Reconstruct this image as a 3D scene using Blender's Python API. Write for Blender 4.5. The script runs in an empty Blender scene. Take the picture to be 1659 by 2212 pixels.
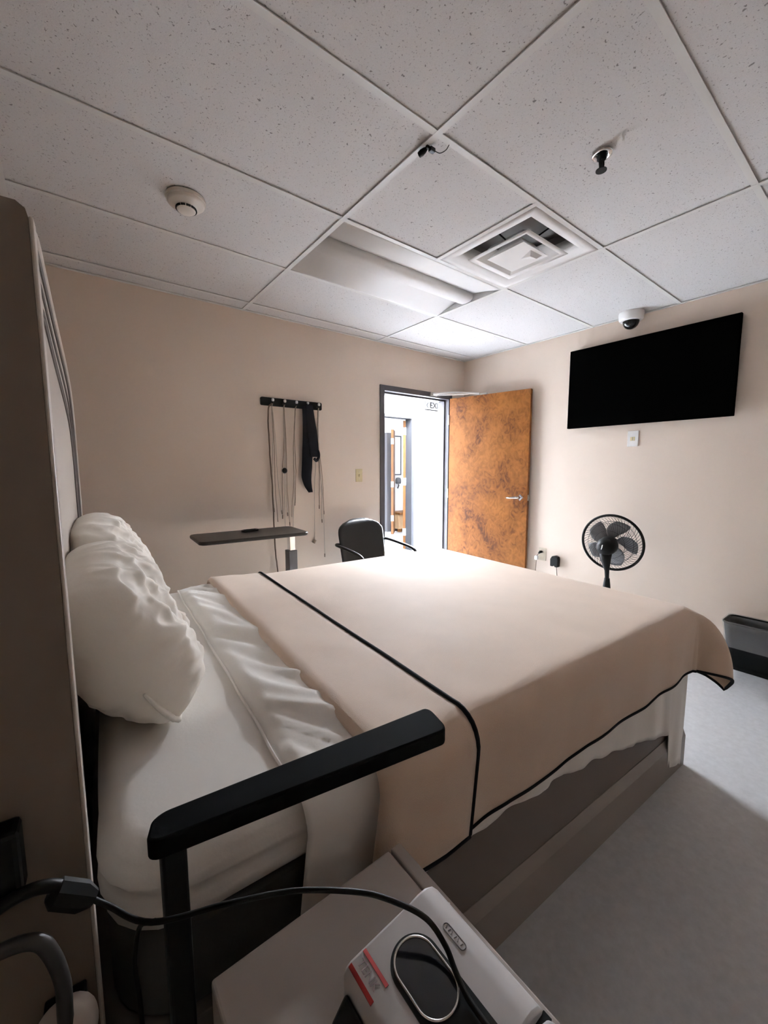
import bpy, bmesh, math, random
from mathutils import Vector, Matrix, noise
random.seed(7)
SC = bpy.context.scene
COL = SC.collection
PI = math.pi

# ------------------------------------------------------------------ materials
def mat(name, color, rough=0.6, metal=0.0, spec=0.5, var=0.0, vscale=8.0, bump=0.0, bscale=60.0,
        color2=None, sheen=0.0, coat=0.0, alpha=1.0, trans=0.0):
    m = bpy.data.materials.new(name); m.use_nodes = True
    nt = m.node_tree; b = nt.nodes['Principled BSDF']
    b.inputs['Base Color'].default_value = (*color, 1)
    b.inputs['Roughness'].default_value = rough
    b.inputs['Metallic'].default_value = metal
    b.inputs['Specular IOR Level'].default_value = spec
    b.inputs['Sheen Weight'].default_value = sheen
    b.inputs['Coat Weight'].default_value = coat
    b.inputs['Alpha'].default_value = alpha
    b.inputs['Transmission Weight'].default_value = trans
    tc = nt.nodes.new('ShaderNodeTexCoord')
    if var > 0 or color2:
        n = nt.nodes.new('ShaderNodeTexNoise'); n.inputs['Scale'].default_value = vscale
        n.inputs['Detail'].default_value = 5
        nt.links.new(tc.outputs['Object'], n.inputs['Vector'])
        r = nt.nodes.new('ShaderNodeValToRGB')
        c2 = color2 or tuple(min(1, c * (1 + var)) for c in color)
        c1 = color if color2 else tuple(c * (1 - var) for c in color)
        r.color_ramp.elements[0].position = .3; r.color_ramp.elements[1].position = .7
        r.color_ramp.elements[0].color = (*c1, 1); r.color_ramp.elements[1].color = (*c2, 1)
        nt.links.new(n.outputs['Fac'], r.inputs['Fac']); nt.links.new(r.outputs['Color'], b.inputs['Base Color'])
    if bump > 0:
        n2 = nt.nodes.new('ShaderNodeTexNoise'); n2.inputs['Scale'].default_value = bscale
        n2.inputs['Detail'].default_value = 4
        nt.links.new(tc.outputs['Object'], n2.inputs['Vector'])
        bp = nt.nodes.new('ShaderNodeBump'); bp.inputs['Strength'].default_value = bump
        bp.inputs['Distance'].default_value = 0.004
        nt.links.new(n2.outputs['Fac'], bp.inputs['Height']); nt.links.new(bp.outputs['Normal'], b.inputs['Normal'])
    return m

def emit_mat(name, color, strength):
    m = bpy.data.materials.new(name); m.use_nodes = True
    b = m.node_tree.nodes['Principled BSDF']
    b.inputs['Base Color'].default_value = (*color, 1)
    b.inputs['Emission Color'].default_value = (*color, 1)
    b.inputs['Emission Strength'].default_value = strength
    return m

M = {}
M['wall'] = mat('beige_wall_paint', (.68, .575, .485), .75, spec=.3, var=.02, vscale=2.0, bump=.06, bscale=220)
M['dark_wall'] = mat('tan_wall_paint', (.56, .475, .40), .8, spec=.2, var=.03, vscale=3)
M['white_wall'] = mat('white_hall_paint', (.82, .82, .83), .7, spec=.3, var=.01, vscale=3, bump=.04, bscale=200)
M['floor'] = mat('grey_vinyl_floor', (.43, .44, .455), .32, spec=.55, color2=(.50, .51, .525), vscale=45, bump=.03, bscale=90)
M['grid'] = mat('ceiling_grid_white', (.63, .62, .60), .5, var=.01)
M['dark_gap'] = mat('dark_void', (.02, .02, .02), .9)
M['frame'] = mat('dark_grey_steel', (.075, .07, .075), .4, spec=.5, var=.03, vscale=4)
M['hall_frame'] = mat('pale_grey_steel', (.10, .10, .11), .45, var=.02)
M['base_black'] = mat('black_vinyl_base', (.03, .028, .028), .5, var=.05, vscale=6)
M['black_plastic'] = mat('black_plastic', (.006, .006, .006), .45, spec=.2, var=.05, vscale=20)
M['black_matte'] = mat('black_soft_pad', (.004, .004, .0045), .8, spec=.05, bump=.05, bscale=400, var=.05)
M['black_fabric'] = mat('black_fabric', (.012, .012, .015), .9, spec=.1, bump=.3, bscale=300, var=.1, vscale=30)
M['tv_black'] = mat('black_screen', (.0008, .0008, .0008), .6, spec=.0, var=.02)
M['chrome'] = mat('chrome', (.75, .75, .76), .16, metal=1, var=.02)
M['brushed'] = mat('satin_steel', (.62, .60, .57), .35, metal=1, var=.03)
M['white_plastic'] = mat('white_plastic', (.80, .79, .77), .4, var=.015)
M['ivory'] = mat('ivory_plastic', (.56, .47, .27), .45, var=.02)
M['beige_plate'] = mat('beige_plastic', (.55, .48, .37), .45, var=.02)
M['detector'] = mat('cream_plastic', (.66, .61, .55), .38, var=.02)
M['sheet'] = mat('white_cotton_sheet', (.77, .74, .70), .75, spec=.3, sheen=.25, var=.02, vscale=5, bump=.12, bscale=120)
M['pillow'] = mat('white_pillow_cotton', (.87, .83, .76), .85, spec=.15, sheen=.1, var=.02, vscale=6, bump=.2, bscale=40)
M['blanket'] = mat('tan_fleece', (.575, .43, .325), .7, spec=.3, sheen=.35, var=.03, vscale=9, bump=.35, bscale=420)
M['binding'] = mat('black_binding', (.010, .010, .013), .85, spec=.15, var=.1, vscale=80)
M['bed_board'] = mat('brown_grey_laminate', (.150, .124, .110), .5, spec=.35, color2=(.164, .136, .120), vscale=3)
M['rail_board'] = mat('lit_rail_laminate', (.26, .225, .20), .42, var=.03, vscale=3)  # board toned paler, standing in for light the lower rail catches
M['head_side'] = mat('dark_brown_laminate', (.20, .162, .132), .55, spec=.3, var=.05, vscale=2)
M['head_edge'] = mat('pale_edge_banding', (.52, .47, .42), .35, var=.02)
M['head_panel'] = mat('light_panelled_board', (.42, .365, .315), .5, var=.02, vscale=3)
M['groove'] = mat('dark_groove', (.09, .072, .062), .7, var=.03)
M['stand_top'] = mat('taupe_laminate', (.36, .315, .285), .5, spec=.35, var=.03, vscale=6, bump=.03, bscale=300)
M['silver'] = mat('silver_grey_plastic', (.50, .475, .47), .33, spec=.5, var=.02, vscale=12)
M['ring'] = mat('pale_metal_ring', (.72, .70, .68), .25, metal=1, var=.02)
M['label_white'] = mat('label_paper', (.60, .55, .54), .6, var=.02)
M['label_red'] = mat('label_red_ink', (.42, .035, .03), .6, var=.05)
M['label_ink'] = mat('label_dark_ink', (.16, .11, .11), .6, var=.05)
M['emboss'] = mat('embossed_grey', (.22, .205, .20), .45, var=.03)
M['wire_tan'] = mat('tan_lead_wire', (.30, .24, .18), .6, var=.1, vscale=40)
M['wire_pale'] = mat('pale_lead_wire', (.47, .41, .35), .6, var=.06, vscale=40)
M['wire_brown'] = mat('brown_lead_wire', (.13, .085, .055), .6, var=.2, vscale=30)
M['knob_white'] = mat('white_knob', (.85, .85, .84), .25, var=.01)
M['fan_grey'] = mat('smoky_grey_plastic', (.15, .15, .155), .35, var=.03)
M['wire_black'] = mat('black_coated_wire', (.015, .015, .015), .4, var=.05)
M['bin_black'] = mat('black_bin_plastic', (.004, .004, .004), .5, spec=.15, var=.05)
M['liner'] = mat('clear_bin_liner', (.75, .77, .78), .18, spec=.6, alpha=.16, var=.02)
M['orange_wood'] = mat('orange_wood_veneer', (.16, .062, .013), .5, var=.08, vscale=12)
M['dimmed_ink'] = mat('dimmed_sign_ink', (.0008, .0006, .0006), .9, spec=0.0, var=.03)  # sign lettering, colour darkened so the hall glare leaves it readable
M['dimmed_frame'] = mat('dimmed_hall_steel', (.0135, .0135, .015), .6, spec=.06, var=.03)  # grey hall door frame, shade put into its colour against the bright lamps
M['dimmed_door_wood'] = mat('dimmed_orange_veneer', (.034, .0135, .0035), .6, spec=.06, var=.1, vscale=12)  # orange door wood, base colour darkened to offset the overbright hall
M['dimmed_sign_body'] = mat('dimmed_sign_plastic', (.018, .0178, .0175), .8, spec=0.0, var=.02)  # white sign housing, painted far darker to offset the nearby hall lamps
M['dome'] = mat('black_camera_dome', (.008, .008, .009), .08, spec=.6, var=.02)
M['tabletop'] = mat('dark_table_laminate', (.030, .025, .022), .38, spec=.4, var=.08, vscale=10)
M['leather'] = mat('black_vinyl_upholstery', (.012, .012, .012), .42, spec=.4, bump=.1, bscale=250, var=.05)
M['lamp_off'] = mat('white_enamel', (.80, .79, .78), .6, var=.01)
M['hall_light'] = emit_mat('hall_lamp_lens', (.91, .975, 1.05), 165.0)
M['hall_light_soft'] = emit_mat('soft_lamp_lens', (.95, .98, 1.0), 7.0)
M['tan_bench'] = mat('tan_bench_board', (.42, .27, .15), .6, var=.05)
M['mask_beige'] = mat('beige_silicone', (.52, .46, .41), .4, var=.03, vscale=20)
M['tube_grey'] = mat('dark_grey_tube', (.045, .042, .042), .35, var=.05)

# ceiling tile with fissures
def tile_mat():
    m = bpy.data.materials.new('fissured_ceiling_tile'); m.use_nodes = True
    nt = m.node_tree; b = nt.nodes['Principled BSDF']; b.inputs['Roughness'].default_value = .9
    b.inputs['Specular IOR Level'].default_value = .1
    tc = nt.nodes.new('ShaderNodeTexCoord')
    def nz(scale, detail=3, dist=0.0):
        n = nt.nodes.new('ShaderNodeTexNoise'); n.inputs['Scale'].default_value = scale
        n.inputs['Detail'].default_value = detail; n.inputs['Distortion'].default_value = dist
        nt.links.new(tc.outputs['Object'], n.inputs['Vector']); return n
    def ramp(src, p0, p1, c0, c1):
        r = nt.nodes.new('ShaderNodeValToRGB'); e = r.color_ramp.elements
        e[0].position, e[1].position = p0, p1; e[0].color = (c0, c0, c0, 1); e[1].color = (c1, c1, c1, 1)
        nt.links.new(src, r.inputs['Fac']); return r
    f1 = ramp(nz(85, 2, .5).outputs['Fac'], .275, .32, .15, 1)       # fissures
    f2 = ramp(nz(170, 2).outputs['Fac'], .30, .36, 0.45, 1)          # pinholes
    f3 = ramp(nz(320, 1).outputs['Fac'], .35, .65, .93, 1)           # grain
    mu = nt.nodes.new('ShaderNodeMath'); mu.operation = 'MULTIPLY'
    nt.links.new(f1.outputs['Color'], mu.inputs[0]); nt.links.new(f2.outputs['Color'], mu.inputs[1])
    mu2 = nt.nodes.new('ShaderNodeMath'); mu2.operation = 'MULTIPLY'
    nt.links.new(mu.outputs[0], mu2.inputs[0]); nt.links.new(f3.outputs['Color'], mu2.inputs[1])
    mx = nt.nodes.new('ShaderNodeMix'); mx.data_type = 'RGBA'
    mx.inputs[6].default_value = (.19, .175, .17, 1); mx.inputs[7].default_value = (.64, .625, .62, 1)
    nt.links.new(mu2.outputs[0], mx.inputs[0]); nt.links.new(mx.outputs[2], b.inputs['Base Color'])
    bp = nt.nodes.new('ShaderNodeBump'); bp.inputs['Strength'].default_value = .5; bp.inputs['Distance'].default_value = .003
    nt.links.new(mu2.outputs[0], bp.inputs['Height']); nt.links.new(bp.outputs['Normal'], b.inputs['Normal'])
    return m
M['tile'] = tile_mat()

def burl_mat():
    m = bpy.data.materials.new('orange_burl_veneer'); m.use_nodes = True
    nt = m.node_tree; b = nt.nodes['Principled BSDF']; b.inputs['Roughness'].default_value = .5; b.inputs['Specular IOR Level'].default_value = .25
    tc = nt.nodes.new('ShaderNodeTexCoord')
    mp = nt.nodes.new('ShaderNodeMapping'); mp.inputs['Scale'].default_value = (1, 1, .75)
    nt.links.new(tc.outputs['Object'], mp.inputs['Vector'])
    n1 = nt.nodes.new('ShaderNodeTexNoise'); n1.inputs['Scale'].default_value = 16; n1.inputs['Detail'].default_value = 6
    n1.inputs['Distortion'].default_value = 2.2
    n2 = nt.nodes.new('ShaderNodeTexNoise'); n2.inputs['Scale'].default_value = 3.2; n2.inputs['Detail'].default_value = 3
    n2.inputs['Distortion'].default_value = .8
    for n in (n1, n2): nt.links.new(mp.outputs['Vector'], n.inputs['Vector'])
    ad = nt.nodes.new('ShaderNodeMath'); ad.operation = 'MULTIPLY_ADD'; ad.inputs[1].default_value = .55
    nt.links.new(n2.outputs['Fac'], ad.inputs[0])
    h = nt.nodes.new('ShaderNodeMath'); h.operation = 'MULTIPLY'; h.inputs[1].default_value = .48
    nt.links.new(n1.outputs['Fac'], h.inputs[0]); nt.links.new(h.outputs[0], ad.inputs[2])
    r = nt.nodes.new('ShaderNodeValToRGB'); e = r.color_ramp.elements
    e[0].position = .36; e[0].color = (.065, .017, .003, 1)
    e[1].position = .62; e[1].color = (.25, .090, .016, 1)
    x = r.color_ramp.elements.new(.48); x.color = (.172, .055, .008, 1)
    nt.links.new(ad.outputs[0], r.inputs['Fac']); nt.links.new(r.outputs['Color'], b.inputs['Base Color'])
    return m
M['burl'] = burl_mat()

# ------------------------------------------------------------------ mesh builder
class MB:
    def __init__(s): s.bm = bmesh.new()
    def box(s, lo, hi, rot=None, c=None):
        lo, hi = Vector(lo), Vector(hi)
        vs = [s.bm.verts.new((x, y, z)) for x in (lo.x, hi.x) for y in (lo.y, hi.y) for z in (lo.z, hi.z)]
        for f in ((0,1,3,2),(4,6,7,5),(0,4,5,1),(2,3,7,6),(0,2,6,4),(1,5,7,3)):
            s.bm.faces.new([vs[i] for i in f])
        if rot is not None:
            c = Vector(c) if c is not None else (lo + hi) / 2
            for v in vs: v.co = c + rot @ (v.co - c)
        return s
    def hexa(s, pts):      # 8 points: bottom loop 4, top loop 4
        vs = [s.bm.verts.new(p) for p in pts]
        for f in ((3,2,1,0),(4,5,6,7),(0,1,5,4),(1,2,6,5),(2,3,7,6),(3,0,4,7)):
            s.bm.faces.new([vs[i] for i in f])
        return s
    def tube(s, pts, r, n=8, closed=False, cap=True):
        pts = [Vector(p) for p in pts]; m = len(pts)
        rs = r if isinstance(r, (list, tuple)) else [r] * m
        rings = []; prev = None
        for i, p in enumerate(pts):
            a = pts[i-1] if (i > 0 or closed) else p
            b = pts[(i+1) % m] if (i < m-1 or closed) else p
            t = (b - a)
            t = t.normalized() if t.length > 1e-9 else Vector((0,0,1))
            if prev is None:
                q = Vector((0,0,1)) if abs(t.z) < .9 else Vector((1,0,0))
                u = (q - t * q.dot(t)).normalized()
            else:
                u = prev - t * prev.dot(t)
                u = u.normalized() if u.length > 1e-6 else t.orthogonal().normalized()
            prev = u; w = t.cross(u)
            rings.append([s.bm.verts.new(p + (u*math.cos(2*PI*k/n) + w*math.sin(2*PI*k/n)) * rs[i]) for k in range(n)])
        for i in range(m if closed else m-1):
            A, B = rings[i], rings[(i+1) % m]
            for k in range(n): s.bm.faces.new((A[k], A[(k+1)%n], B[(k+1)%n], B[k]))
        if cap and not closed:
            s.bm.faces.new(rings[0][::-1]); s.bm.faces.new(rings[-1])
        return s
    def lathe(s, prof, c=(0,0,0), n=32, rot=None):   # prof: (r, z) list, axis z
        c = Vector(c); rings = []
        for r, z in prof:
            ring = []
            for k in range(n if r > 1e-6 else 1):
                a = 2*PI*k/n; v = Vector((r*math.cos(a), r*math.sin(a), z))
                if rot is not None: v = rot @ v
                ring.append(s.bm.verts.new(c + v))
            rings.append(ring)
        for A, B in zip(rings, rings[1:]):
            for k in range(n):
                if len(A) == 1 and len(B) == 1: break
                if len(A) == 1: s.bm.faces.new((A[0], B[k], B[(k+1)%n]))
                elif len(B) == 1: s.bm.faces.new((A[k], A[(k+1)%n], B[0]))
                else: s.bm.faces.new((A[k], A[(k+1)%n], B[(k+1)%n], B[k]))
        return s
    def prism(s, outline, axis_vec, origin=(0,0,0), ux=(1,0,0), uy=(0,0,1)):
        o, ux, uy, d = Vector(origin), Vector(ux), Vector(uy), Vector(axis_vec)
        A = [s.bm.verts.new(o + ux*p[0] + uy*p[1]) for p in outline]
        B = [s.bm.verts.new(o + ux*p[0] + uy*p[1] + d) for p in outline]
        s.bm.faces.new(A[::-1]); s.bm.faces.new(B); n = len(A)
        for k in range(n): s.bm.faces.new((A[k], A[(k+1)%n], B[(k+1)%n], B[k]))
        return s
    def grid(s, rows, closed=False):
        V = [[s.bm.verts.new(p) for p in r] for r in rows]
        for A, B in zip(V, V[1:]):
            k = len(A)
            for j in range(k if closed else k-1):
                s.bm.faces.new((A[j], A[(j+1)%k], B[(j+1)%k], B[j]))
        return s
    def quad(s, *p):
        s.bm.faces.new([s.bm.verts.new(x) for x in p]); return s

def root_loc(p):
    return p.location.copy() if p.parent is None else root_loc(p.parent) + p.location

def obj(name, mb, m, parent=None, smooth=False, bevel=0, seg=2, thick=0, sub=0, auto=None, recalc=True):
    bm = mb.bm
    if recalc: bmesh.ops.recalc_face_normals(bm, faces=bm.faces[:])
    me = bpy.data.meshes.new(name)
    if parent is not None:
        off = root_loc(parent)
    else:
        xs = [v.co for v in bm.verts]
        lo = Vector([min(v[i] for v in xs) for i in range(3)]); hi = Vector([max(v[i] for v in xs) for i in range(3)])
        off = Vector(((lo.x+hi.x)/2, (lo.y+hi.y)/2, lo.z))
    for v in bm.verts: v.co -= off
    bm.to_mesh(me); bm.free()
    me.materials.append(m)
    o = bpy.data.objects.new(name, me); COL.objects.link(o)
    if parent is not None: o.parent = parent
    else: o.location = off
    if smooth:
        for p in me.polygons: p.use_smooth = True
    if bevel:
        b = o.modifiers.new('bevel', 'BEVEL'); b.width = bevel; b.segments = seg; b.limit_method = 'ANGLE'
        b.angle_limit = math.radians(40)
    if thick:
        t = o.modifiers.new('thickness', 'SOLIDIFY'); t.thickness = thick; t.offset = 0
    if sub:
        t = o.modifiers.new('smooth', 'SUBSURF'); t.levels = sub; t.render_levels = sub
    if auto:
        for p in me.polygons: p.use_smooth = True
        me.set_sharp_from_angle(angle=math.radians(auto))
    return o

def thing(name, label, cat, loc, group=None):
    o = bpy.data.objects.new(name, None); COL.objects.link(o); o.location = loc
    o.empty_display_size = .1
    o['label'] = label; o['category'] = cat
    if group: o['group'] = group
    return o
def tag(o, label, cat, group=None):
    o['label'] = label; o['category'] = cat
    if group: o['group'] = group
    return o
def struct(o, label=None, cat=None):
    o['kind'] = 'structure'
    if label: o['label'] = label
    if cat: o['category'] = cat
    return o
def slabel(o, l): o['label'] = l; return o

def spline(pts, n=8):
    P = [Vector(p) for p in pts]; out = []
    for i in range(len(P)-1):
        p0 = P[i-1] if i else P[0]*2-P[1]; p1, p2 = P[i], P[i+1]
        p3 = P[i+2] if i+2 < len(P) else P[-1]*2-P[-2]
        for k in range(n):
            t = k/n
            out.append(.5*((2*p1)+(p2-p0)*t+(2*p0-5*p1+4*p2-p3)*t*t+(3*p1-p0-3*p2+p3)*t**3))
    out.append(P[-1]); return out
def smooth01(x): x = max(0, min(1, x)); return x*x*(3-2*x)
def rrect(w, h, r, n=6):
    out = []
    for cx, cy, a0 in ((w/2-r, h/2-r, 0), (-w/2+r, h/2-r, 90), (-w/2+r, -h/2+r, 180), (w/2-r, -h/2+r, 270)):
        for k in range(n+1):
            a = math.radians(a0 + 90*k/n); out.append((cx + r*math.cos(a), cy + r*math.sin(a)))
    return out

# ------------------------------------------------------------------ camera
cam = bpy.data.cameras.new('camera'); co = bpy.data.objects.new('camera', cam); COL.objects.link(co)
yaw, pitch, roll = math.radians(37.71478571), math.radians(-6.16736184), math.radians(-0.14160108)
fw = Vector((math.sin(yaw)*math.cos(pitch), math.cos(yaw)*math.cos(pitch), math.sin(pitch)))
r0 = Vector((math.cos(yaw), -math.sin(yaw), 0)); u0 = r0.cross(fw)
rr = r0*math.cos(roll) + u0*math.sin(roll); uu = -r0*math.sin(roll) + u0*math.cos(roll)
Rm = Matrix((rr, uu, -fw)).transposed()
co.matrix_world = Matrix.Translation((-3.4997, -3.0864, 1.2934)) @ Rm.to_4x4()
cam.sensor_fit = 'HORIZONTAL'; cam.sensor_width = 36; cam.lens = 879.868/1659*36
cam.clip_start = .02; cam.clip_end = 60
SC.camera = co

# ------------------------------------------------------------------ room shell
H = 2.438
XL, YF = -4.0, -4.2
DX0, DX1, DH = -1.112, -.25, 2.012         # doorway
struct(obj('floor', MB().box((XL-.1, YF-.1, -.1), (3.2, 3.6, 0)), M['floor']))
wb = MB()
wb.box((XL-.1, 0, 0), (DX0-.03, .12, H+.2)); wb.box((DX1+.03, 0, 0), (.12, .12, H+.2)); wb.box((DX0-.03, 0, DH+.03), (DX1+.03, .12, H+.2))
struct(obj('wall_back', wb, M['wall']))
struct(obj('wall_right', MB().box((0, YF-.1, 0), (.12, 0, H+.2)), M['wall']))
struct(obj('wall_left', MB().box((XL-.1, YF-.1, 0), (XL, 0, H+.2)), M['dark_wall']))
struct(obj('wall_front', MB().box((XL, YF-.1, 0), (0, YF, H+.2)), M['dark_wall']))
# baseboards
struct(obj('baseboard_right', MB().box((-.012, YF, 0), (0, 0, .102)), M['base_black'], bevel=.004))
struct(obj('baseboard_back', MB().box((XL, -.012, 0), (DX0-.055, 0, .102)), M['base_black'], bevel=.004))
struct(obj('baseboard_front', MB().box((XL, YF, 0), (-.012, YF+.012, .102)), M['base_black'], bevel=.004))
struct(obj('baseboard_left', MB().box((XL, YF+.012, 0), (XL+.012, -.012, .102)), M['base_black'], bevel=.004))

# ceiling: lay-in tiles in one mesh, T-bar grid as trim
T = .6096
gx = [-1.191 - 2*T*k for k in range(3)]                     # long bays
gy = [-.156 - T*k for k in range(7)]
xs = [0] + gx + [XL]; ys = [0] + gy + [YF]
ce = MB()
for i in range(len(xs)-1):
    for j in range(len(ys)-1):
        x1, x0, y1, y0 = xs[i], xs[i+1], ys[j], ys[j+1]
        cells = [(x0, x1)]
        if i == 1 and j == 2: continue                       # light fixture bay
        if i == 1 and j == 3: cells = [(x0, x0+T)]           # other half is the air diffuser
        for a, b in cells:
            dz = [random.uniform(0, .003) for _ in range(4)]
            z = H + .004
            g = .002
            ce.hexa([(a+g, y0+g, z+dz[0]), (b-g, y0+g, z+dz[1]), (b-g, y1-g, z+dz[2]), (a+g, y1-g, z+dz[3]),
                     (a+g, y0+g, z+.018), (b-g, y0+g, z+.018), (b-g, y1-g, z+.018), (a+g, y1-g, z+.018)])
struct(obj('ceiling', ce, M['tile']))
struct(obj('ceiling', MB().box((XL, YF, H+.15), (0, 0, H+.19)), M['dark_gap']))
tg = MB(); w = .012
for x in gx: tg.box((x-w, YF, H-.001), (x+w, 0, H+.003))
for y in gy: tg.box((XL, y-w, H-.0005), (0, y+w, H+.003))
tg.box((gx[0]-T-w, gy[3], H-.0008), (gx[0]-T+w, gy[2], H+.003))
struct(obj('trim_1', tg, M['grid']))
wa = MB()
wa.box((XL, -.022, H-.002), (0, 0, H+.003)); wa.box((-.022, YF, H-.002), (0, 0, H+.003))
wa.box((XL, YF, H-.002), (XL+.022, 0, H+.003)); wa.box((XL, YF, H-.002), (0, YF+.022, H+.003))
struct(obj('trim_2', wa, M['grid']))

# ------------------------------------------------------------------ ceiling fixtures
x0, x1, y0, y1 = gx[1]+w, gx[0]-w, gy[2]+w, gy[1]-w
t = thing('ceiling_light', 'unlit recessed white ceiling light with a long central ridge beside the square air vent', 'ceiling light', ((x0+x1)/2, (y0+y1)/2, H))
fr = MB(); yc = (y0+y1)/2
prof = [(y0, H), (y0+.012, H+.001), (y0+.06, H+.012), (y0+.12, H+.026), (y0+.20, H+.042), (yc-.062, H+.048),
        (yc-.062, H+.12), (yc+.062, H+.12), (yc+.062, H+.048), (y1-.20, H+.042), (y1-.12, H+.026), (y1-.06, H+.012), (y1-.012, H+.001), (y1, H)]
fr.grid([[(x0, y, z) for y, z in prof], [(x1, y, z) for y, z in prof]])
for x in (x0, x1):
    fr.bm.faces.new([fr.bm.verts.new((x, y, z)) for y, z in prof])
obj('reflector', fr, M['lamp_off'], t, auto=30, thick=.001)
lens = MB()
lp = [(yc-.062, H+.05), (yc-.056, H+.016), (yc-.035, H+.005), (yc, H+.002), (yc+.035, H+.005), (yc+.056, H+.016), (yc+.062, H+.05)]
lens.grid([[(x0+.004, y, z) for y, z in lp], [(x1-.004, y, z) for y, z in lp]])
obj('lens_cover', lens, M['lamp_off'], t, auto=40, thick=.002)

# air diffuser
dx0, dx1, dy0, dy1 = gx[0]-T+w, gx[0]-w, gy[3]+w, gy[2]-w
dc = ((dx0+dx1)/2, (dy0+dy1)/2)
t = thing('air_diffuser', 'square white stepped air vent in the ceiling beside the unlit light', 'air vent', (dc[0], dc[1], H))
def sq(h, z): return [(dc[0]-h, dc[1]-h, z), (dc[0]+h, dc[1]-h, z), (dc[0]+h, dc[1]+h, z), (dc[0]-h, dc[1]+h, z)]
hw = (dx1-dx0)/2
a = MB(); a.grid([sq(hw, H), sq(hw-.035, H-.001), sq(hw-.065, H+.010), sq(hw-.085, H+.03), sq(hw-.095, H+.07)], closed=True)
obj('outer_frame', a, M['lamp_off'], t, auto=40, thick=.0015)
a = MB(); a.grid([sq(.185, H-.012), sq(.155, H-.010), sq(.115, H+.03), sq(.10, H+.05)], closed=True)
obj('louver_ring', a, M['lamp_off'], t, auto=25, thick=.002)
a = MB(); a.grid([sq(.112, H-.016), sq(.085, H+.012), sq(.06, H+.045)], closed=True); a.bm.faces.new([a.bm.verts.new(p) for p in sq(.112, H-.016)])
obj('centre_plate', a, M['lamp_off'], t, thick=.001)
a = MB(); a.grid([sq(hw-.06, H+.07), sq(hw-.06, H+.13)], closed=True); a.bm.faces.new([a.bm.verts.new(p) for p in sq(hw-.06, H+.13)])
obj('duct_box', a, mat('grey_duct', (.26, .25, .24), .8, var=.03), t)
a = MB(); p = (dc[0]+.035, dc[1]-.06, H-.0165)
a.hexa([(p[0]-.05, p[1]-.03, H-.0165), (p[0]+.05, p[1]-.035, H-.0165), (p[0]+.0, p[1]+.055, H-.0165), (p[0]-.01, p[1]+.055, H-.0165),
        (p[0]-.03, p[1]-.015, H-.036), (p[0]+.02, p[1]-.02, H-.036), (p[0]+.0, p[1]+.03, H-.024), (p[0]-.005, p[1]+.03, H-.024)])
obj('damper_flap', a, M['lamp_off'], t)
for sx, sy in ((1, 0), (-1, 0), (0, 1), (0, -1)):
    obj('bracket', MB().tube([(dc[0]+sx*.10, dc[1]+sy*.10, H+.04), (dc[0]+sx*(hw-.09), dc[1]+sy*(hw-.09), H+.06)], .004, 6), M['dark_gap'], t)

# smoke detector
sx, sy = -3.02, -1.085
t = thing('smoke_detector', 'round cream smoke detector on the ceiling at upper left', 'smoke detector', (sx, sy, H))
zt = H+.003
obj('base_plate', MB().lathe([(0, zt), (.078, zt), (.080, zt-.004), (.078, zt-.012), (.070, zt-.014), (0, zt-.014)], (sx, sy, 0), 48), M['detector'], t, auto=40)
obj('body', MB().lathe([(.072, zt-.013), (.073, zt-.022), (.066, zt-.028), (.048, zt-.035), (.040, zt-.038), (.036, zt-.050), (.030, zt-.054), (0, zt-.055)], (sx, sy, 0), 48), M['detector'], t, smooth=True)
a = MB()
for k in range(12):
    an = 2*PI*k/12
    rot = Matrix.Rotation(an, 3, 'Z')
    a.box((sx+.0385-.003, sy-.0085, zt-.047), (sx+.0385+.003, sy+.0085, zt-.040), rot, (sx, sy, zt-.0435))
obj('sensing_slot', a, M['dark_gap'], t)

# sprinkler
px, py = -1.865, -2.289
t = thing('sprinkler_head', 'dark pendent sprinkler head poking out of a shiny ring in a ceiling tile', 'sprinkler', (px, py, H))
obj('escutcheon', MB().lathe([(.034, H+.004), (.036, H-.001), (.030, H-.006), (.020, H-.003), (.018, H+.01)], (px, py, 0), 32), M['chrome'], t, smooth=True)
obj('body', MB().lathe([(0, H+.01), (.016, H+.008), (.016, H-.016), (.012, H-.020), (0, H-.020)], (px, py, 0), 16), M['black_plastic'], t, auto=40)
a = MB()
for s in (-1, 1):
    a.tube([(px+s*.013, py, H-.012), (px+s*.015, py, H-.03), (px+s*.010, py, H-.048), (px+s*.002, py, H-.052)], .004, 8)
a.tube([(px, py, H-.018), (px, py, H-.05)], .0035, 8)
obj('frame_arm', a, M['black_plastic'], t, smooth=True)
a = MB(); a.lathe([(0, H-.051), (.005, H-.051), (.019, H-.053), (.019, H-.056), (0, H-.056)], (px, py, 0), 20)
obj('deflector', a, M['black_plastic'], t, auto=40)

# small microphone on the grid
mx, my = gx[1]+.004, -1.93
t = thing('clip_microphone', 'small black microphone on a thin curled wire clipped under the ceiling grid', 'microphone', (mx, my, H))
a = MB(); a.lathe([(0, -.022), (.009, -.020), (.011, -.008), (.009, .004), (.006, .012), (0, .014)], (mx-.004, my+.015, H-.014), 14, Matrix.Rotation(math.radians(70), 3, Vector((1, .4, 0))))
obj('capsule', a, M['black_plastic'], t, smooth=True)
a = MB(); a.box((mx+.008, my-.012, H-.018), (mx+.030, my+.004, H-.004)); a.box((mx-.004, my-.004, H-.012), (mx+.02, my+.006, H-.001))
obj('clip', a, M['black_plastic'], t, bevel=.002)
a = MB(); a.tube(spline([(mx+.028, my-.006, H-.010), (mx+.045, my-.018, H-.018), (mx+.058, my-.036, H-.012), (mx+.062, my-.05, H+.003)]), .0016, 6)
obj('wire', a, M['wire_black'], t, smooth=True)

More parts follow.
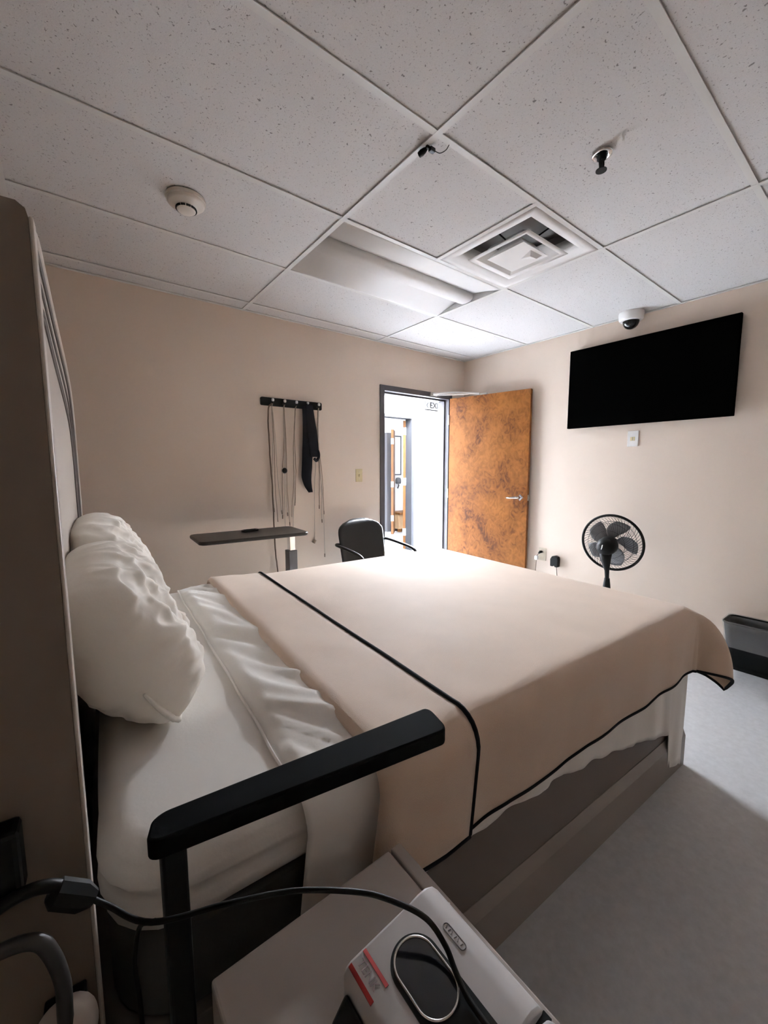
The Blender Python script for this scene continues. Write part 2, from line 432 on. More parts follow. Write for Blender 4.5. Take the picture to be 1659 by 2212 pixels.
# dome camera
px, py = -.085, -1.70
t = thing('dome_camera', 'white and black dome camera at the ceiling above the television', 'security camera', (px, py, H))
obj('housing', MB().lathe([(0, H+.004), (.083, H+.004), (.084, H-.01), (.081, H-.045), (.072, H-.056), (.056, H-.058)], (px, py, 0), 40), M['white_plastic'], t, auto=40)
obj('dome', MB().lathe([(.057, H-.055)] + [(.055*math.cos(k*PI/20), H-.060-.055*math.sin(k*PI/20)) for k in range(11)], (px, py, 0), 40), M['dome'], t, smooth=True)

# ------------------------------------------------------------------ doorway and door
f = MB(); fy0, fy1 = -.014, .134; fwid = .05
f.box((DX0-fwid, fy0, 0), (DX0, fy1, DH+fwid)); f.box((DX1, fy0, 0), (DX1+fwid, fy1, DH+fwid)); f.box((DX0, fy0, DH), (DX1, fy1, DH+fwid))
f.box((DX0, .04, 0), (DX0+.016, .134, DH)); f.box((DX1-.016, .04, 0), (DX1, .134, DH)); f.box((DX0, .04, DH-.016), (DX1, .134, DH))
o = struct(obj('trim_3', f, M['frame'], bevel=.002)); 
hd = Vector((.205, -.979, 0)).normalized(); hn = Vector((.979, .205, 0)).normalized()
hp = Vector((DX1+.004, -.022, 0)); LW, LT = .865, .044
def dp(a, b, z): return hp + hd*a + hn*b + Vector((0, 0, z))
def dbox(mb, a0, a1, b0, b1, z0, z1):
    return mb.hexa([dp(a0, b0, z0), dp(a1, b0, z0), dp(a1, b1, z0), dp(a0, b1, z0), dp(a0, b0, z1), dp(a1, b0, z1), dp(a1, b1, z1), dp(a0, b1, z1)])
door = obj('door_1', dbox(MB(), 0, LW, 0, LT, .008, 2.02), M['burl'], bevel=.002); struct(door)
hz = 1.008
a = MB()
ro = dp(LW-.07, 0, hz)
rotx = Matrix((hd, Vector((0, 0, 1)), -hn)).transposed()
a.lathe([(0, .0), (.034, .0), (.034, .004), (.026, .012), (.016, .018), (.014, .045), (0, .046)], ro, 4, rotx)
obj('rose', a, M['chrome'], door, auto=30)
a = MB(); 
a.tube([dp(LW-.07, -.040, hz), dp(LW-.088, -.050, hz+.002), dp(LW-.12, -.052, hz), dp(LW-.16, -.050, hz-.004), dp(LW-.19, -.046, hz-.004)], [.014, .013, .0105, .009, .007], 12)
obj('handle', a, M['chrome'], door, smooth=True)
a = MB(); dbox(a, LW-.001, LW+.0015, .008, .036, hz-.028, hz+.028); dbox(a, LW, LW+.012, .016, .028, hz-.009, hz+.009)
obj('latch', a, M['brushed'], door, bevel=.001)
for z in (.22, 1.02, 1.80):
    a = MB(); a.tube([dp(-.006, -.004, z-.05), dp(-.006, -.004, z+.05)], .007, 10)
    obj('hinge', a, M['brushed'], door, smooth=True)
a = MB()
a.tube(spline([(-.50, -.030, 2.040), (-.42, -.10, 2.048), (-.33, -.17, 2.052), (-.26, -.22, 2.050), (-.205, -.30, 2.042), (-.175, -.36, 2.032)]), .011, 8)
a.tube([(-.47, -.028, 2.032), (-.33, -.11, 2.040), (-.23, -.26, 2.036)], .007, 8)
a.box((-.53, -.032, 2.024), (-.44, -.0145, 2.056)); dbox(a, .34, .42, .004, .03, 2.018, 2.036)
obj('closer_arm', a, M['brushed'], door, smooth=False, auto=40)

# light switch
def plate(name, label, cat, c, nrm, w_, h_, m, grp=None):
    t = thing(name, label, cat, c, grp); c = Vector(c); n = Vector(nrm); ux = Vector((0, 0, 1)).cross(n)
    def b(u0, u1, v0, v1, d0, d1):
        q = MB()
        return q.hexa([c+ux*u0+n*d0+Vector((0,0,v0)), c+ux*u1+n*d0+Vector((0,0,v0)), c+ux*u1+n*d1+Vector((0,0,v0)), c+ux*u0+n*d1+Vector((0,0,v0)),
                       c+ux*u0+n*d0+Vector((0,0,v1)), c+ux*u1+n*d0+Vector((0,0,v1)), c+ux*u1+n*d1+Vector((0,0,v1)), c+ux*u0+n*d1+Vector((0,0,v1))])
    obj('faceplate', b(-w_/2, w_/2, -h_/2, h_/2, .0005, .007), m, t, bevel=.003)
    return t, b
t, b = plate('light_switch', 'ivory light switch on the wall between the hook rack and the door', 'light switch', (-1.402, 0, 1.227), (0, -1, 0), .072, .117, M['ivory'])
obj('toggle', b(-.005, .005, -.012, .010, .006, .018), M['ivory'], t, bevel=.002)
obj('screw', b(-.003, .003, .028, .034, .006, .008), M['brushed'], t); obj('screw', b(-.003, .003, -.034, -.028, .006, .008), M['brushed'], t)
t, b = plate('cable_outlet', 'white cable outlet plate on the wall under the television', 'wall outlet', (0, -1.733, 1.515), (-1, 0, 0), .078, .12, M['white_plastic'])
obj('jack', b(-.018, -.002, -.016, .012, .006, .012), M['ivory'], t, bevel=.001); obj('jack', b(.003, .014, -.016, .014, .006, .010), M['ivory'], t, bevel=.001)
t, b = plate('power_outlet', 'beige power outlet on the wall just right of the open door', 'wall outlet', (0, -1.009, .482), (-1, 0, 0), .075, .12, M['beige_plate'])
obj('socket', b(-.016, .016, .010, .040, .006, .009), M['beige_plate'], t, bevel=.003); obj('socket', b(-.016, .016, -.040, -.010, .006, .009), M['beige_plate'], t, bevel=.003)
# plug with pale cord
t = thing('phone_charger', 'black plug with a pale lead pushed into the beige outlet beside the door', 'charger', (-.02, -.99, .49))
a = MB(); a.tube([(-.008, -1.005, .503), (-.030, -1.0, .505), (-.040, -.992, .490)], [.012, .013, .008], 10); obj('plug', a, M['black_plastic'], t, smooth=True)
a = MB(); a.box((-.052, -.985, .425), (-.028, -.955, .465)); obj('strain_relief', a, M['white_plastic'], t, bevel=.006)
a = MB(); a.tube(spline([(-.040, -.992, .490), (-.042, -.975, .460), (-.038, -.97, .42), (-.035, -.962, .30), (-.03, -.95, .12), (-.03, -.93, .004)]), .003, 6); obj('cable', a, M['wire_brown'], t, smooth=True)
# black adapter
t = thing('wall_adapter', 'black box adapter on the wall between the beige outlet and the fan', 'adapter', (-.02, -1.149, .42))
a = MB(); a.prism([(-.036, -.045), (-.012, -.048), (-.010, -.040), (.004, -.040), (.008, -.050), (.034, -.050), (.037, .02), (.030, .044), (.006, .053), (-.022, .046), (-.037, .02)], (-.045, 0, 0), (-.001, -1.149, .44), (0, -1, 0), (0, 0, 1))
obj('body', a, M['black_plastic'], t, bevel=.006)
a = MB(); a.tube(spline([(-.022, -1.163, .392), (-.024, -1.17, .34), (-.026, -1.185, .2), (-.03, -1.2, .004)]), .0028, 6); obj('cable', a, M['wire_brown'], t, smooth=True)

# ------------------------------------------------------------------ television
t = thing('television', 'large black television hung on the right wall', 'television', (-.03, -1.78, 1.62))
ty0, ty1, tz0, tz1 = -2.343, -1.226, 1.625, 2.268
def tv_pt(y, z, d): return (-.062 - d, y, z + (.0 if True else 0))
a = MB().box((-.062, ty0, tz0), (-.030, ty1, tz1)); obj('casing', a, M['tv_black'], t, bevel=.004)
a = MB().box((-.0635, ty0+.008, tz0+.014), (-.0615, ty1-.008, tz1-.008)); obj('screen', a, M['tv_black'], t)
a = MB().box((-.031, -1.95, 1.80), (-.0, -1.60, 2.10)); obj('wall_mount', a, M['black_plastic'], t)

# ------------------------------------------------------------------ hook rack and what hangs there
RX0, RX1, RZ = -2.305, -1.782, 1.803
t = thing('hook_rack', 'black wall rack with a row of white-tipped hooks', 'hook rack', ((RX0+RX1)/2, -.01, RZ-.03))
a = MB(); a.prism([(x+(RX0+RX1)/2, z+RZ) for x, z in rrect(RX1-RX0, .062, .012)], (0, -.02, 0), (0, -.001, 0)); obj('board', a, M['black_plastic'], t, bevel=.003)
hooks = [-2.225, -2.127, -2.028, -1.930, -1.829]
for i, x in enumerate(hooks):
    a = MB(); a.tube(spline([(x, -.020, RZ-.012), (x, -.040, RZ-.020), (x, -.056, RZ-.008), (x, -.056, RZ+.004)], 4), .0045, 8)
    h = obj('hook', a, M['black_plastic'], t, smooth=True)
    a = MB(); a.lathe([(0, -.012), (.009, -.009), (.011, 0), (.009, .011), (0, .013)], (x, -.058, RZ+.008), 14)
    slabel(obj('knob', a, M['knob_white'], h, smooth=True), 'white hook tip')

def strand(name, label, group, pts, r, m, plug=None, cat='lead wire', seed=0):
    random.seed(seed)
    t = thing(name, label, cat, pts[0], group)
    P = spline(pts, 6)
    P = [p + Vector((random.uniform(-.0015, .0015), 0, 0)) for p in P]
    obj('wire', MB().tube(P, r*1.35, 6), m, t, smooth=True)
    if plug:
        e = P[-1]; d = (P[-1]-P[-2]).normalized()
        obj('connector', MB().tube([e, e+d*.03], plug[0], 8), plug[1], t, smooth=True)
    return t
def hang(x, z1, dx, y=-.028, sway=.0):
    return [(x, -.05, RZ-.016), (x+dx*.05, y-.004, RZ-.06), (x+dx*.3+sway, y, RZ-.06-(RZ-.06-z1)*.3), (x+dx*.65-sway, y, RZ-.06-(RZ-.06-z1)*.65), (x+dx, y, z1)]
g1 = 'lead wires on the first hook'
strand('lead_wire', 'dark brown twisted wire hanging from the rack to below the black table', None,
       [(-2.228, -.05, RZ-.016), (-2.256, -.036, 1.73), (-2.252, -.03, 1.45), (-2.240, -.03, 1.15), (-2.236, -.03, .86), (-2.232, -.028, .70), (-2.222, -.026, .55), (-2.20, -.03, .30)], .0042, M['wire_brown'], (.005, M['wire_brown']), seed=1)
for k, (dx, z1, mm) in enumerate(((-.004, .98, 'wire_pale'), (.022, .90, 'wire_tan'), (.055, .96, 'wire_pale'))):
    strand('lead_wire', 'thin pale lead wire hanging from the first hook of the rack', g1, hang(-2.225, z1, dx, -.026-.004*k, .006), .0022, M[mm], (.004, M['wire_tan']), seed=10+k)
g2 = 'lead wires on the second hook'
for k, (dx, z1, mm) in enumerate(((-.03, .92, 'wire_tan'), (-.012, .78, 'wire_pale'), (.006, .94, 'wire_pale'), (.02, .86, 'wire_tan'))):
    strand('lead_wire', 'thin tan lead wire hanging from the second hook of the rack', g2, hang(-2.127, z1, dx, -.024-.004*k, .005), .0022, M[mm], (.0042, M['wire_brown']), seed=20+k)
g3 = 'lead wires on the third hook'
for k, (dx, z1, mm) in enumerate(((-.045, .80, 'wire_pale'), (-.02, 1.02, 'wire_tan'), (-.055, .93, 'wire_tan'))):
    strand('lead_wire', 'thin tan lead wire hanging from the third hook of the rack', g3, hang(-2.028, z1, dx, -.024-.004*k, -.006), .0022, M[mm], (.004, M['wire_tan']), seed=30+k)
g5 = 'lead wires on the last hook'
for k, (dx, z1, mm) in enumerate(((.045, .93, 'wire_tan'), (.0, .98, 'wire_tan'), (.02, .86, 'wire_pale'), (.04, .56, 'wire_pale'))):
    strand('lead_wire', 'thin tan lead wire hanging from the last hook of the rack', g5, hang(-1.829, z1, dx, -.024-.004*k, -.008), .0024, M[mm], (.004, M['wire_brown']), seed=40+k)
strand('lead_wire', 'pale wire ending in a grey plug hanging from the last hook', None,
       [(-1.829, -.05, RZ-.016), (-1.822, -.034, 1.70), (-1.845, -.03, 1.45), (-1.872, -.03, 1.10), (-1.878, -.03, .72), (-1.878, -.03, .69)], .0024, M['wire_pale'], (.016, M['wire_tan']), seed=50)
# black sensor disc
t = thing('sensor_disc', 'small round black sensor disc hanging among the pale wires', 'sensor', (-2.135, -.03, 1.27))
rotY = Matrix.Rotation(PI/2, 3, 'X')
obj('disc', MB().lathe([(0, 0), (.020, .001), (.022, .006), (.019, .012), (0, .014)], (-2.135, -.030, 1.275), 24, rotY), M['black_plastic'], t, smooth=True)
obj('rim', MB().lathe([(.021, 0), (.026, .002), (.026, .005), (.021, .007)], (-2.135, -.027, 1.275), 24, rotY), M['wire_pale'], t, smooth=True)
obj('wire', MB().tube(spline([(-2.127, -.05, RZ-.016), (-2.13, -.03, 1.7), (-2.132, -.03, 1.45), (-2.135, -.03, 1.296)]), .002, 6), M['wire_pale'], t, smooth=True)
# dark belt on 4th hook: wide folded straps
t = thing('fabric_strap', 'black fabric strap with a loop hanging from the rack', 'strap', (-1.93, -.04, 1.09))
def ribbon(cl, wid, y, th=.006):
    mb = MB()
    rows = []
    for (x, z), w_ in zip(cl, wid):
        n = 8
        rows.append([(x + w_*(k/n-.5), y - .010*math.sin(PI*k/n) - .004*math.sin(9*z+3*k/n), z) for k in range(n+1)])
    return mb.grid(rows)
cl = spline([(-1.932, 1.80, 0), (-1.930, 1.72, 0), (-1.932, 1.58, 0), (-1.936, 1.45, 0), (-1.945, 1.30, 0), (-1.950, 1.22, 0), (-1.938, 1.15, 0), (-1.915, 1.095, 0)], 5)
n = len(cl); wd = [.080, .080, .085, .090, .085, .080, .062, .032]
wds = [wd[min(7, int(i*7/(n-1)))]*(1-(i*7/(n-1))%1) + wd[min(7, int(i*7/(n-1))+1)]*((i*7/(n-1))%1) for i in range(n)]
obj('band', ribbon([(p.x, p.y) for p in cl], wds, -.040), M['black_fabric'], t, smooth=True, thick=.012)
cl = spline([(-1.922, 1.81, 0), (-1.912, 1.70, 0), (-1.898, 1.60, 0), (-1.890, 1.50, 0), (-1.884, 1.43, 0), (-1.884, 1.385, 0)], 5)
n2 = len(cl); w2 = [.06 + .025*math.sin(PI*i/(n2-1)) for i in range(n2)]
obj('fold', ribbon([(p.x, p.y) for p in cl], w2, -.056), M['black_fabric'], t, smooth=True, thick=.012)
obj('loop', MB().tube(spline([(-1.872, -.06, 1.45), (-1.848, -.062, 1.43), (-1.842, -.06, 1.39), (-1.862, -.058, 1.355), (-1.884, -.058, 1.372)]), [.012]*33, 8), M['black_fabric'], t, smooth=True)

# ------------------------------------------------------------------ overbed table by the back wall
t = thing('overbed_table', 'overbed table with a dark top on a steel column under the hook rack', 'overbed table', (-2.3, -.35, 0))
ox, oy = (-2.893-2.180)/2, -.345
rotz = Matrix.Rotation(math.radians(-3), 3, 'Z')
ol = [rotz @ Vector((p[0], p[1], 0)) for p in rrect(.715, .37, .045, 8)]
a = MB(); a.prism([(v.x, v.y) for v in ol], (0, 0, .024), (ox, oy, .828), (1, 0, 0), (0, 1, 0)); obj('table_top', a, M['tabletop'], t, bevel=.008, seg=3)
cx_, cy_ = -2.245, -.35
a = MB().box((cx_-.018, cy_-.025, .55), (cx_+.026, cy_+.025, .828)); slabel(obj('column', a, M['chrome'], t, bevel=.004), 'bright steel inner column')
a = MB().box((cx_-.031, cy_-.036, .06), (cx_+.034, cy_+.036, .700)); slabel(obj('sleeve', a, M['frame'], t, bevel=.004), 'dark grey outer column')
a = MB().box((cx_-.12, cy_-.05, .815), (cx_+.04, cy_+.05, .829)); obj('bracket', a, M['black_plastic'], t, bevel=.003)
a = MB(); a.box((cx_-.03, -.62, .045), (cx_+.03, -.08, .075)); a.box((cx_-.55, -.62, .05), (cx_, -.575, .075)); a.box((cx_-.55, -.125, .05), (cx_, -.08, .075))
obj('base', a, M['frame'], t, bevel=.005)
for wx, wy in ((cx_, -.6), (cx_, -.1), (cx_-.53, -.6), (cx_-.53, -.1)):
    obj('caster', MB().lathe([(0, -.012), (.022, -.012), (.025, -.006), (.025, .006), (.022, .012), (0, .012)], (wx, wy, .025), 16, Matrix.Rotation(PI/2, 3, 'X')), M['black_plastic'], t, auto=40)
t = thing('remote_control', 'small dark remote lying on the black overbed table', 'remote control', (-2.512, -.27, .852))
a = MB(); a.prism(rrect(.12, .05, .02, 5), (0, 0, .014), (-2.512, -.27, .8525), (1, .1, 0), (-.1, 1, 0)); obj('body', a, M['black_plastic'], t, bevel=.003)
a = MB(); a.box((-2.555, -.283, .866), (-2.475, -.262, .869)); obj('keypad', a, M['black_matte'], t, bevel=.001)

# ------------------------------------------------------------------ guest chair
ccx = -1.545
t = thing('armchair', 'black upholstered armchair against the wall beside the doorway', 'chair', (ccx, -.42, 0))
def backrest():
    mb = MB(); rows = []
    W_, H0, H1 = .235, .43, .865
    N, Mv = 22, 20
    front, back = [], []
    def pt(i, j, side):
        u = -1 + 2*i/N; v = j/Mv
        wv = W_*(1 - .06*(1-v))
        # round the top corners
        if v > .72:
            q = (v-.72)/.28; wv *= (1-q**3.2*.42)
        x = ccx + wv*u
        z = H0 + (H1-H0)*v - .022*abs(u)**3*v
        lean = .085*(v) - .035
        curve = .035*u*u
        th = .034*max(0, (1-abs(u)**5))**.5*max(0, 1-abs(2*v-1)**8)**.5 + .004
        y = -.235 + lean - curve + (-th if side else th)
        return (x, y, z)
    mb.grid([[pt(i, j, 1) for i in range(N+1)] for j in range(Mv+1)])
    mb.grid([[pt(i, j, 0) for i in range(N+1)] for j in range(Mv+1)])
    bmesh.ops.remove_doubles(mb.bm, verts=mb.bm.verts[:], dist=.009)
    return mb
obj('backrest', backrest(), M['leather'], t, smooth=True)
a = MB().box((ccx-.24, -.72, .40), (ccx+.24, -.25, .485)); obj('seat', a, M['leather'], t, bevel=.035, seg=4, auto=60)
for s in (-1, 1):
    x = ccx + s*.262
    a = MB(); a.tube(spline([(ccx+s*.225, -.235, .665), (x, -.27, .668), (x, -.45, .655), (x, -.60, .635), (x, -.655, .60), (x, -.665, .55), (x, -.66, .44)], 6), .0125, 10)
    obj('armrest', a, M['black_plastic'], t, smooth=True)
    a = MB(); a.tube([(x-.0, -.66, .45), (x, -.68, 0)], .0125, 10); obj('leg', a, M['black_plastic'], t, smooth=True)
    a = MB(); a.tube([(ccx+s*.23, -.24, .50), (x-s*.01, -.20, .40), (x, -.17, 0)], .0125, 10); obj('leg', a, M['black_plastic'], t, smooth=True)
for yb, hb in ((-.66, .262), (-.21, .25)):
    obj('crossbar', MB().tube([(ccx-hb, yb, .41), (ccx+hb, yb, .41)], .011, 8), M['black_plastic'], t, smooth=True)

# ------------------------------------------------------------------ pedestal fan
fx, fyy, fz = -.32, -1.755, .735
t = thing('pedestal_fan', 'black pedestal fan with a round wire cage standing in front of the right wall', 'fan', (fx, fyy, 0))
fa = Vector((1, .10, .12)).normalized()       # air direction: away from the camera
fu = Vector((0, 1, 0)); fu = (fu - fa*fu.dot(fa)).normalized(); fv = fa.cross(fu)
if fv.z < 0: fv = -fv
fc = Vector((fx, fyy, fz))
def fp(r, ang, d): return fc + fu*(r*math.cos(ang)) + fv*(r*math.sin(ang)) + fa*d
RF = .208
a = MB(); a.tube([fp(RF, 2*PI*k/64, 0) for k in range(64)], .0095, 10, closed=True); obj('rim', a, M['black_plastic'], t, smooth=True)
def grille(d0, sgn, rin, nm, tw):
    a = MB()
    for k in range(54):
        an = 2*PI*k/54
        pts = []
        for q in range(9):
            r = rin + (RF-rin)*q/8
            d = sgn*d0*(1-(r/RF)**2.6)
            pts.append(fp(r, an + tw*(1-q/8), d))
        a.tube(pts, .0011, 4, cap=False)
    for r in (rin, .105, .155):
        d = sgn*d0*(1-(r/RF)**2.6)
        a.tube([fp(r, 2*PI*k/40, d) for k in range(40)], .0014, 4, closed=True)
    obj(nm, a, M['wire_black'], t, smooth=True)
grille(.075, -1, .055, 'rear_grille', .75); grille(.07, 1, .03, 'front_grille', .75)
hub = MB(); hub.tube([fp(0, 0, -.02)+fu*.0, fp(0, 0, .035)], [.034, .030], 24); obj('hub', hub, M['black_plastic'], t, auto=40)
for k in range(5):
    a0 = 2*PI*k/5 + .3; rows = []
    for i in range(9):
        r = .03 + .145*i/8; half = .24 + .30*math.sin(PI*min(1, (i+1.2)/9.5))
        rows.append([fp(r, a0 + half*(q/6*2-1) + .5*(i/8), .012*(q/3-1)*1.6) for q in range(7)])
    obj('fan_blade', MB().grid(rows), M['fan_grey'], t, smooth=True, thick=.002)
rotf = Matrix((fu, fv, fa)).transposed()
obj('motor_housing', MB().lathe([(0, -.185), (.035, -.18), (.058, -.155), (.066, -.12), (.066, -.07), (.058, -.05), (0, -.045)], fc, 32, rotf), M['black_plastic'], t, smooth=True)
nk = fc - fa*.12
a = MB(); a.tube([nk - Vector((0, 0, .02)), nk - Vector((0, 0, .09)), Vector((nk.x+.01, nk.y-.01, fz-.19)), Vector((nk.x+.02, nk.y-.01, fz-.27))], [.045, .036, .016, .013], 16)
obj('neck', a, M['black_plastic'], t, smooth=True)
bx, by = nk.x+.02, nk.y-.01
a = MB(); a.tube([(bx, by, .03), (bx, by, fz-.36), (bx, by, fz-.33), (bx, by, fz-.25)], [.016, .016, .027, .018], 16); obj('pole', a, M['black_plastic'], t, auto=50)
obj('base', MB().lathe([(0, .0), (.19, .0), (.195, .008), (.18, .022), (.06, .034), (.03, .05), (0, .05)], (bx, by, 0), 40), M['black_plastic'], t, auto=50)
a = MB(); q0 = fc - fa*.186
a.tube([q0 + fv*.03 + fu*-.0, q0 - fv*.006 + fu*.010], .004, 8); obj('oscillation_knob', a, M['brushed'], t, smooth=True)

# ------------------------------------------------------------------ waste bin
t = thing('waste_bin', 'black waste bin with a clear liner on the floor against the right wall', 'waste bin', (-.115, -2.57, 0))
def tub(z0, z1, a0, b0, a1, b1, c, r=.03, thick_=.0, n=12, rows=8):
    R = []
    for i in range(rows+1):
        q = i/rows; sc_a = a0+(a1-a0)*q; sc_b = b0+(b1-b0)*q; z = z0+(z1-z0)*q
        R.append([(c[0]+x, c[1]+y, z) for x, y in rrect(sc_a, sc_b, r, n)])
    return R
bc = (-.122, -2.572)
a = MB(); R = tub(.004, .305, .16, .235, .20, .315, bc, .04); a.grid(R, closed=True); a.bm.faces.new([a.bm.verts.new(p) for p in R[0]])
obj('body', a, M['bin_black'], t, auto=50, thick=.004)
a = MB(); a.tube([(bc[0]+x, bc[1]+y, .305) for x, y in rrect(.202, .318, .04, 12)], .006, 8, closed=True); obj('rim', a, M['bin_black'], t, smooth=True)
a = MB(); rows = []
for i in range(15):
    q = i/14; z = .150 + .165*q; wz = .006*(1-q)
    base = rrect(.16+.04*(z-.004)/.301+.012, .235+.08*(z-.004)/.301+.012, .04, 12)
    row = []
    for k, (x, y) in enumerate(base):
        l = math.hypot(x, y); d = .002 + .004*noise.noise((x*14, y*14, z*22)) + (.009 if q < .12 else 0)
        row.append((bc[0]+x*(1+d/l), bc[1]+y*(1+d/l), z + .006*noise.noise((x*9, y*9, 3))*(1-q)))
    rows.append(row)
for i in range(1, 6):
    q = i/5
    base = rrect(.16+.04*(1-.3*q)-.012, .235+.08*(1-.3*q)-.012, .035, 12)
    rows.append([(bc[0]+x, bc[1]+y, .315-.10*q + .01*noise.noise((x*12, y*12, q*3))) for x, y in base])
a.grid(rows, closed=True)
slabel(obj('liner', a, M['liner'], t, smooth=True), 'clear plastic liner folded over the rim')

# ------------------------------------------------------------------ the bed (u along its length, v across)
BA = math.radians(3.4)
E1 = Vector((math.cos(BA), -math.sin(BA), 0)); E2 = Vector((math.sin(BA), math.cos(BA), 0))
V_OFF = 3.5*math.sin(BA)
def BW(u, v, z): return Vector((-3.5, 0, 0)) + E1*u + E2*(v + V_OFF) + Vector((0, 0, z))
VF, VN, UF = -1.065, -2.645, 2.20          # far edge, near edge, foot edge
bed = thing('bed', 'double bed on a brown platform with a tall arched headboard', 'bed', BW(1.2, -1.85, 0))
def bbox(mb, u0, u1, v0, v1, z0, z1):
    return mb.hexa([BW(u0, v0, z0), BW(u1, v0, z0), BW(u1, v1, z0), BW(u0, v1, z0), BW(u0, v0, z1), BW(u1, v0, z1), BW(u1, v1, z1), BW(u0, v1, z1)])
# platform
plat = obj('platform', bbox(MB(), .10, 2.192, VN+.002, VF-.002, .0, .40), M['bed_board'], bed, bevel=.004)
a = MB()
def railprof(v, s): return [(v, .0), (v - s*.016, .0), (v - s*.016, .135), (v - s*.002, .172), (v, .172)]
rp = railprof(VN+.002, 1)
A_ = [a.bm.verts.new(BW(.14, v, z)) for v, z in rp]; B_ = [a.bm.verts.new(BW(2.198, v, z)) for v, z in rp]
a.bm.faces.new(A_); a.bm.faces.new(B_)
for k in range(len(rp)): a.bm.faces.new((A_[k], A_[(k+1) % 5], B_[(k+1) % 5], B_[k]))
slabel(obj('side_rail', a, M['rail_board'], plat, bevel=.002), 'lower rail along the near side, toned paler for caught light')
a = bbox(MB(), 2.188, 2.199, VN+.002, VF-.002, 0, .165); obj('foot_rail', a, M['bed_board'], plat, bevel=.003)
# mattress with fitted sheet
def mattress():
    mb = MB(); u0, u1, v0, v1, z0, z1 = .135, UF-.008, VN+.012, VF-.004, .560, .690
    er, cr = .055, .13
    rows = []
    prof = [(0.02, z0), (0.004, z0+.008), (0, z0+.02)] + [(0, z0+.02+(z1-er-z0-.02)*k/6) for k in range(1, 7)]
    for k in range(1, 8):
        an = k*PI/2/7; prof.append((er*(1-math.cos(an)), z1-er+er*math.sin(an)))
    cu, cv = (u0+u1)/2, (v0+v1)/2
    for ins, z in prof:
        base = rrect(u1-u0-2*ins, v1-v0-2*ins, cr-ins*.9, 8)
        # denser perimeter
        P = []
        m = len(base)
        for k in range(m):
            p, q = base[k], base[(k+1) % m]
            L = math.hypot(p[0]-q[0], p[1]-q[1]); ns = max(1, int(L/.05))
            for s in range(ns): P.append((p[0]+(q[0]-p[0])*s/ns, p[1]+(q[1]-p[1])*s/ns))
        rows.append(P)
    out = []
    mlen = min(len(r) for r in rows)
    # resample all rows to same count by angle-preserving arc length
    def resample(P, n):
        L = [0]; Q = P + [P[0]]
        for i in range(len(P)): L.append(L[-1] + math.hypot(Q[i+1][0]-Q[i][0], Q[i+1][1]-Q[i][1]))
        res = []; j = 0
        for k in range(n):
            s = L[-1]*k/n
            while L[j+1] < s: j += 1
            f_ = (s-L[j])/max(1e-9, L[j+1]-L[j]); res.append((Q[j][0]+(Q[j+1][0]-Q[j][0])*f_, Q[j][1]+(Q[j+1][1]-Q[j][1])*f_))
        return res
    n = 200
    for (ins, z), r in zip(prof, rows):
        row = []
        for x, y in resample(r, n):
            # horizontal pull folds of the fitted sheet on the sides
            side = smooth01((z1-z-.008)/.035)*smooth01((z-z0)/.015)
            d = .0085*math.sin(z*150 + 4*noise.noise((x*2.2, y*2.2, 0)) + x*5)*side*(.45+.8*abs(noise.noise((x*1.7, y*1.7, 5))))
            l = math.hypot(x, y); row.append(BW(cu+x*(1+d/l), cv+y*(1+d/l), z))
        out.append(row)
    # top: shrink rings to centre
    last = resample(rows[-1], n)
    for q in (.97, .92, .85, .75, .62, .48, .33, .18, .05):
        row = []
        for x, y in last:
            X, Y = x*q, y*q; uu_, vv_ = cu+X, cv+Y
            dz = .0045*noise.noise((uu_*3, vv_*9, 1)) + .0050*math.sin(uu_*38+3*noise.noise((vv_*2, uu_*2, 3)))*noise.noise((uu_*2, vv_*1.5, 9))
            row.append(BW(uu_, vv_, z1+dz*(1 if q < .96 else .3)))
        out.append(row)
    mb.grid(out, closed=True); mb.bm.faces.new(mb.bm.verts[-n:] if False else [mb.bm.verts.new(p) for p in out[-1]])
    bmesh.ops.remove_doubles(mb.bm, verts=mb.bm.verts[:], dist=1e-5)
    return mb
slabel(obj('mattress', mattress(), M['sheet'], bed, smooth=True), 'mattress in a white fitted sheet')
q = [BW(1.164, -1.853, 0) + E1*x + E2*y for x, y in rrect(UF-.008-.145, VF-.004-VN-.030, .12, 8)]
a = MB(); a.prism([(p.x, p.y) for p in q], (0, 0, .158), (0, 0, .401), (1, 0, 0), (0, 1, 0))
slabel(obj('mattress_base', a, mat('dark_grey_ticking', (.075, .07, .066), .8, spec=.2, var=.06, vscale=12, bump=.1, bscale=200), bed, bevel=.012, seg=3, auto=50), 'dark grey lower mattress')
# headboard: deep arched cabinet, panelled face
UH = .080; HV0, HV1 = -2.655, -1.00
ARCH = [(-2.66, 1.515), (-2.425, 1.640), (-2.33, 1.690), (-2.2, 1.755), (-2.1, 1.808), (-2.03, 1.836), (-1.96, 1.840), (-1.85, 1.812), (-1.62, 1.762), (-1.29, 1.700), (-1.12, 1.652), (-1.05, 1.610), (-1.015, 1.565), (-1.0, 1.50)]
def arch_z(v):
    def lin(x):
        for (a0, b0), (a1, b1) in zip(ARCH, ARCH[1:]):
            if x <= a1: return b0+(b1-b0)*max(0, (x-a0))/(a1-a0)
        return ARCH[-1][1]
    w_ = .035 if v < -1.12 else .008
    return (lin(v-w_)+2*lin(v)+lin(v+w_))/4
HS = HV0+.024
prof = [(HS, .02)] + [(HS+(HV1-HS)*k/40, arch_z(HS+(HV1-HS)*k/40)) for k in range(41)] + [(HV1, .02)]
a = MB(); A_ = [a.bm.verts.new(BW(UH, v, z)) for v, z in prof]; B_ = [a.bm.verts.new(BW(UH-.05, v, z)) for v, z in prof]
a.bm.faces.new(A_); a.bm.faces.new(B_)
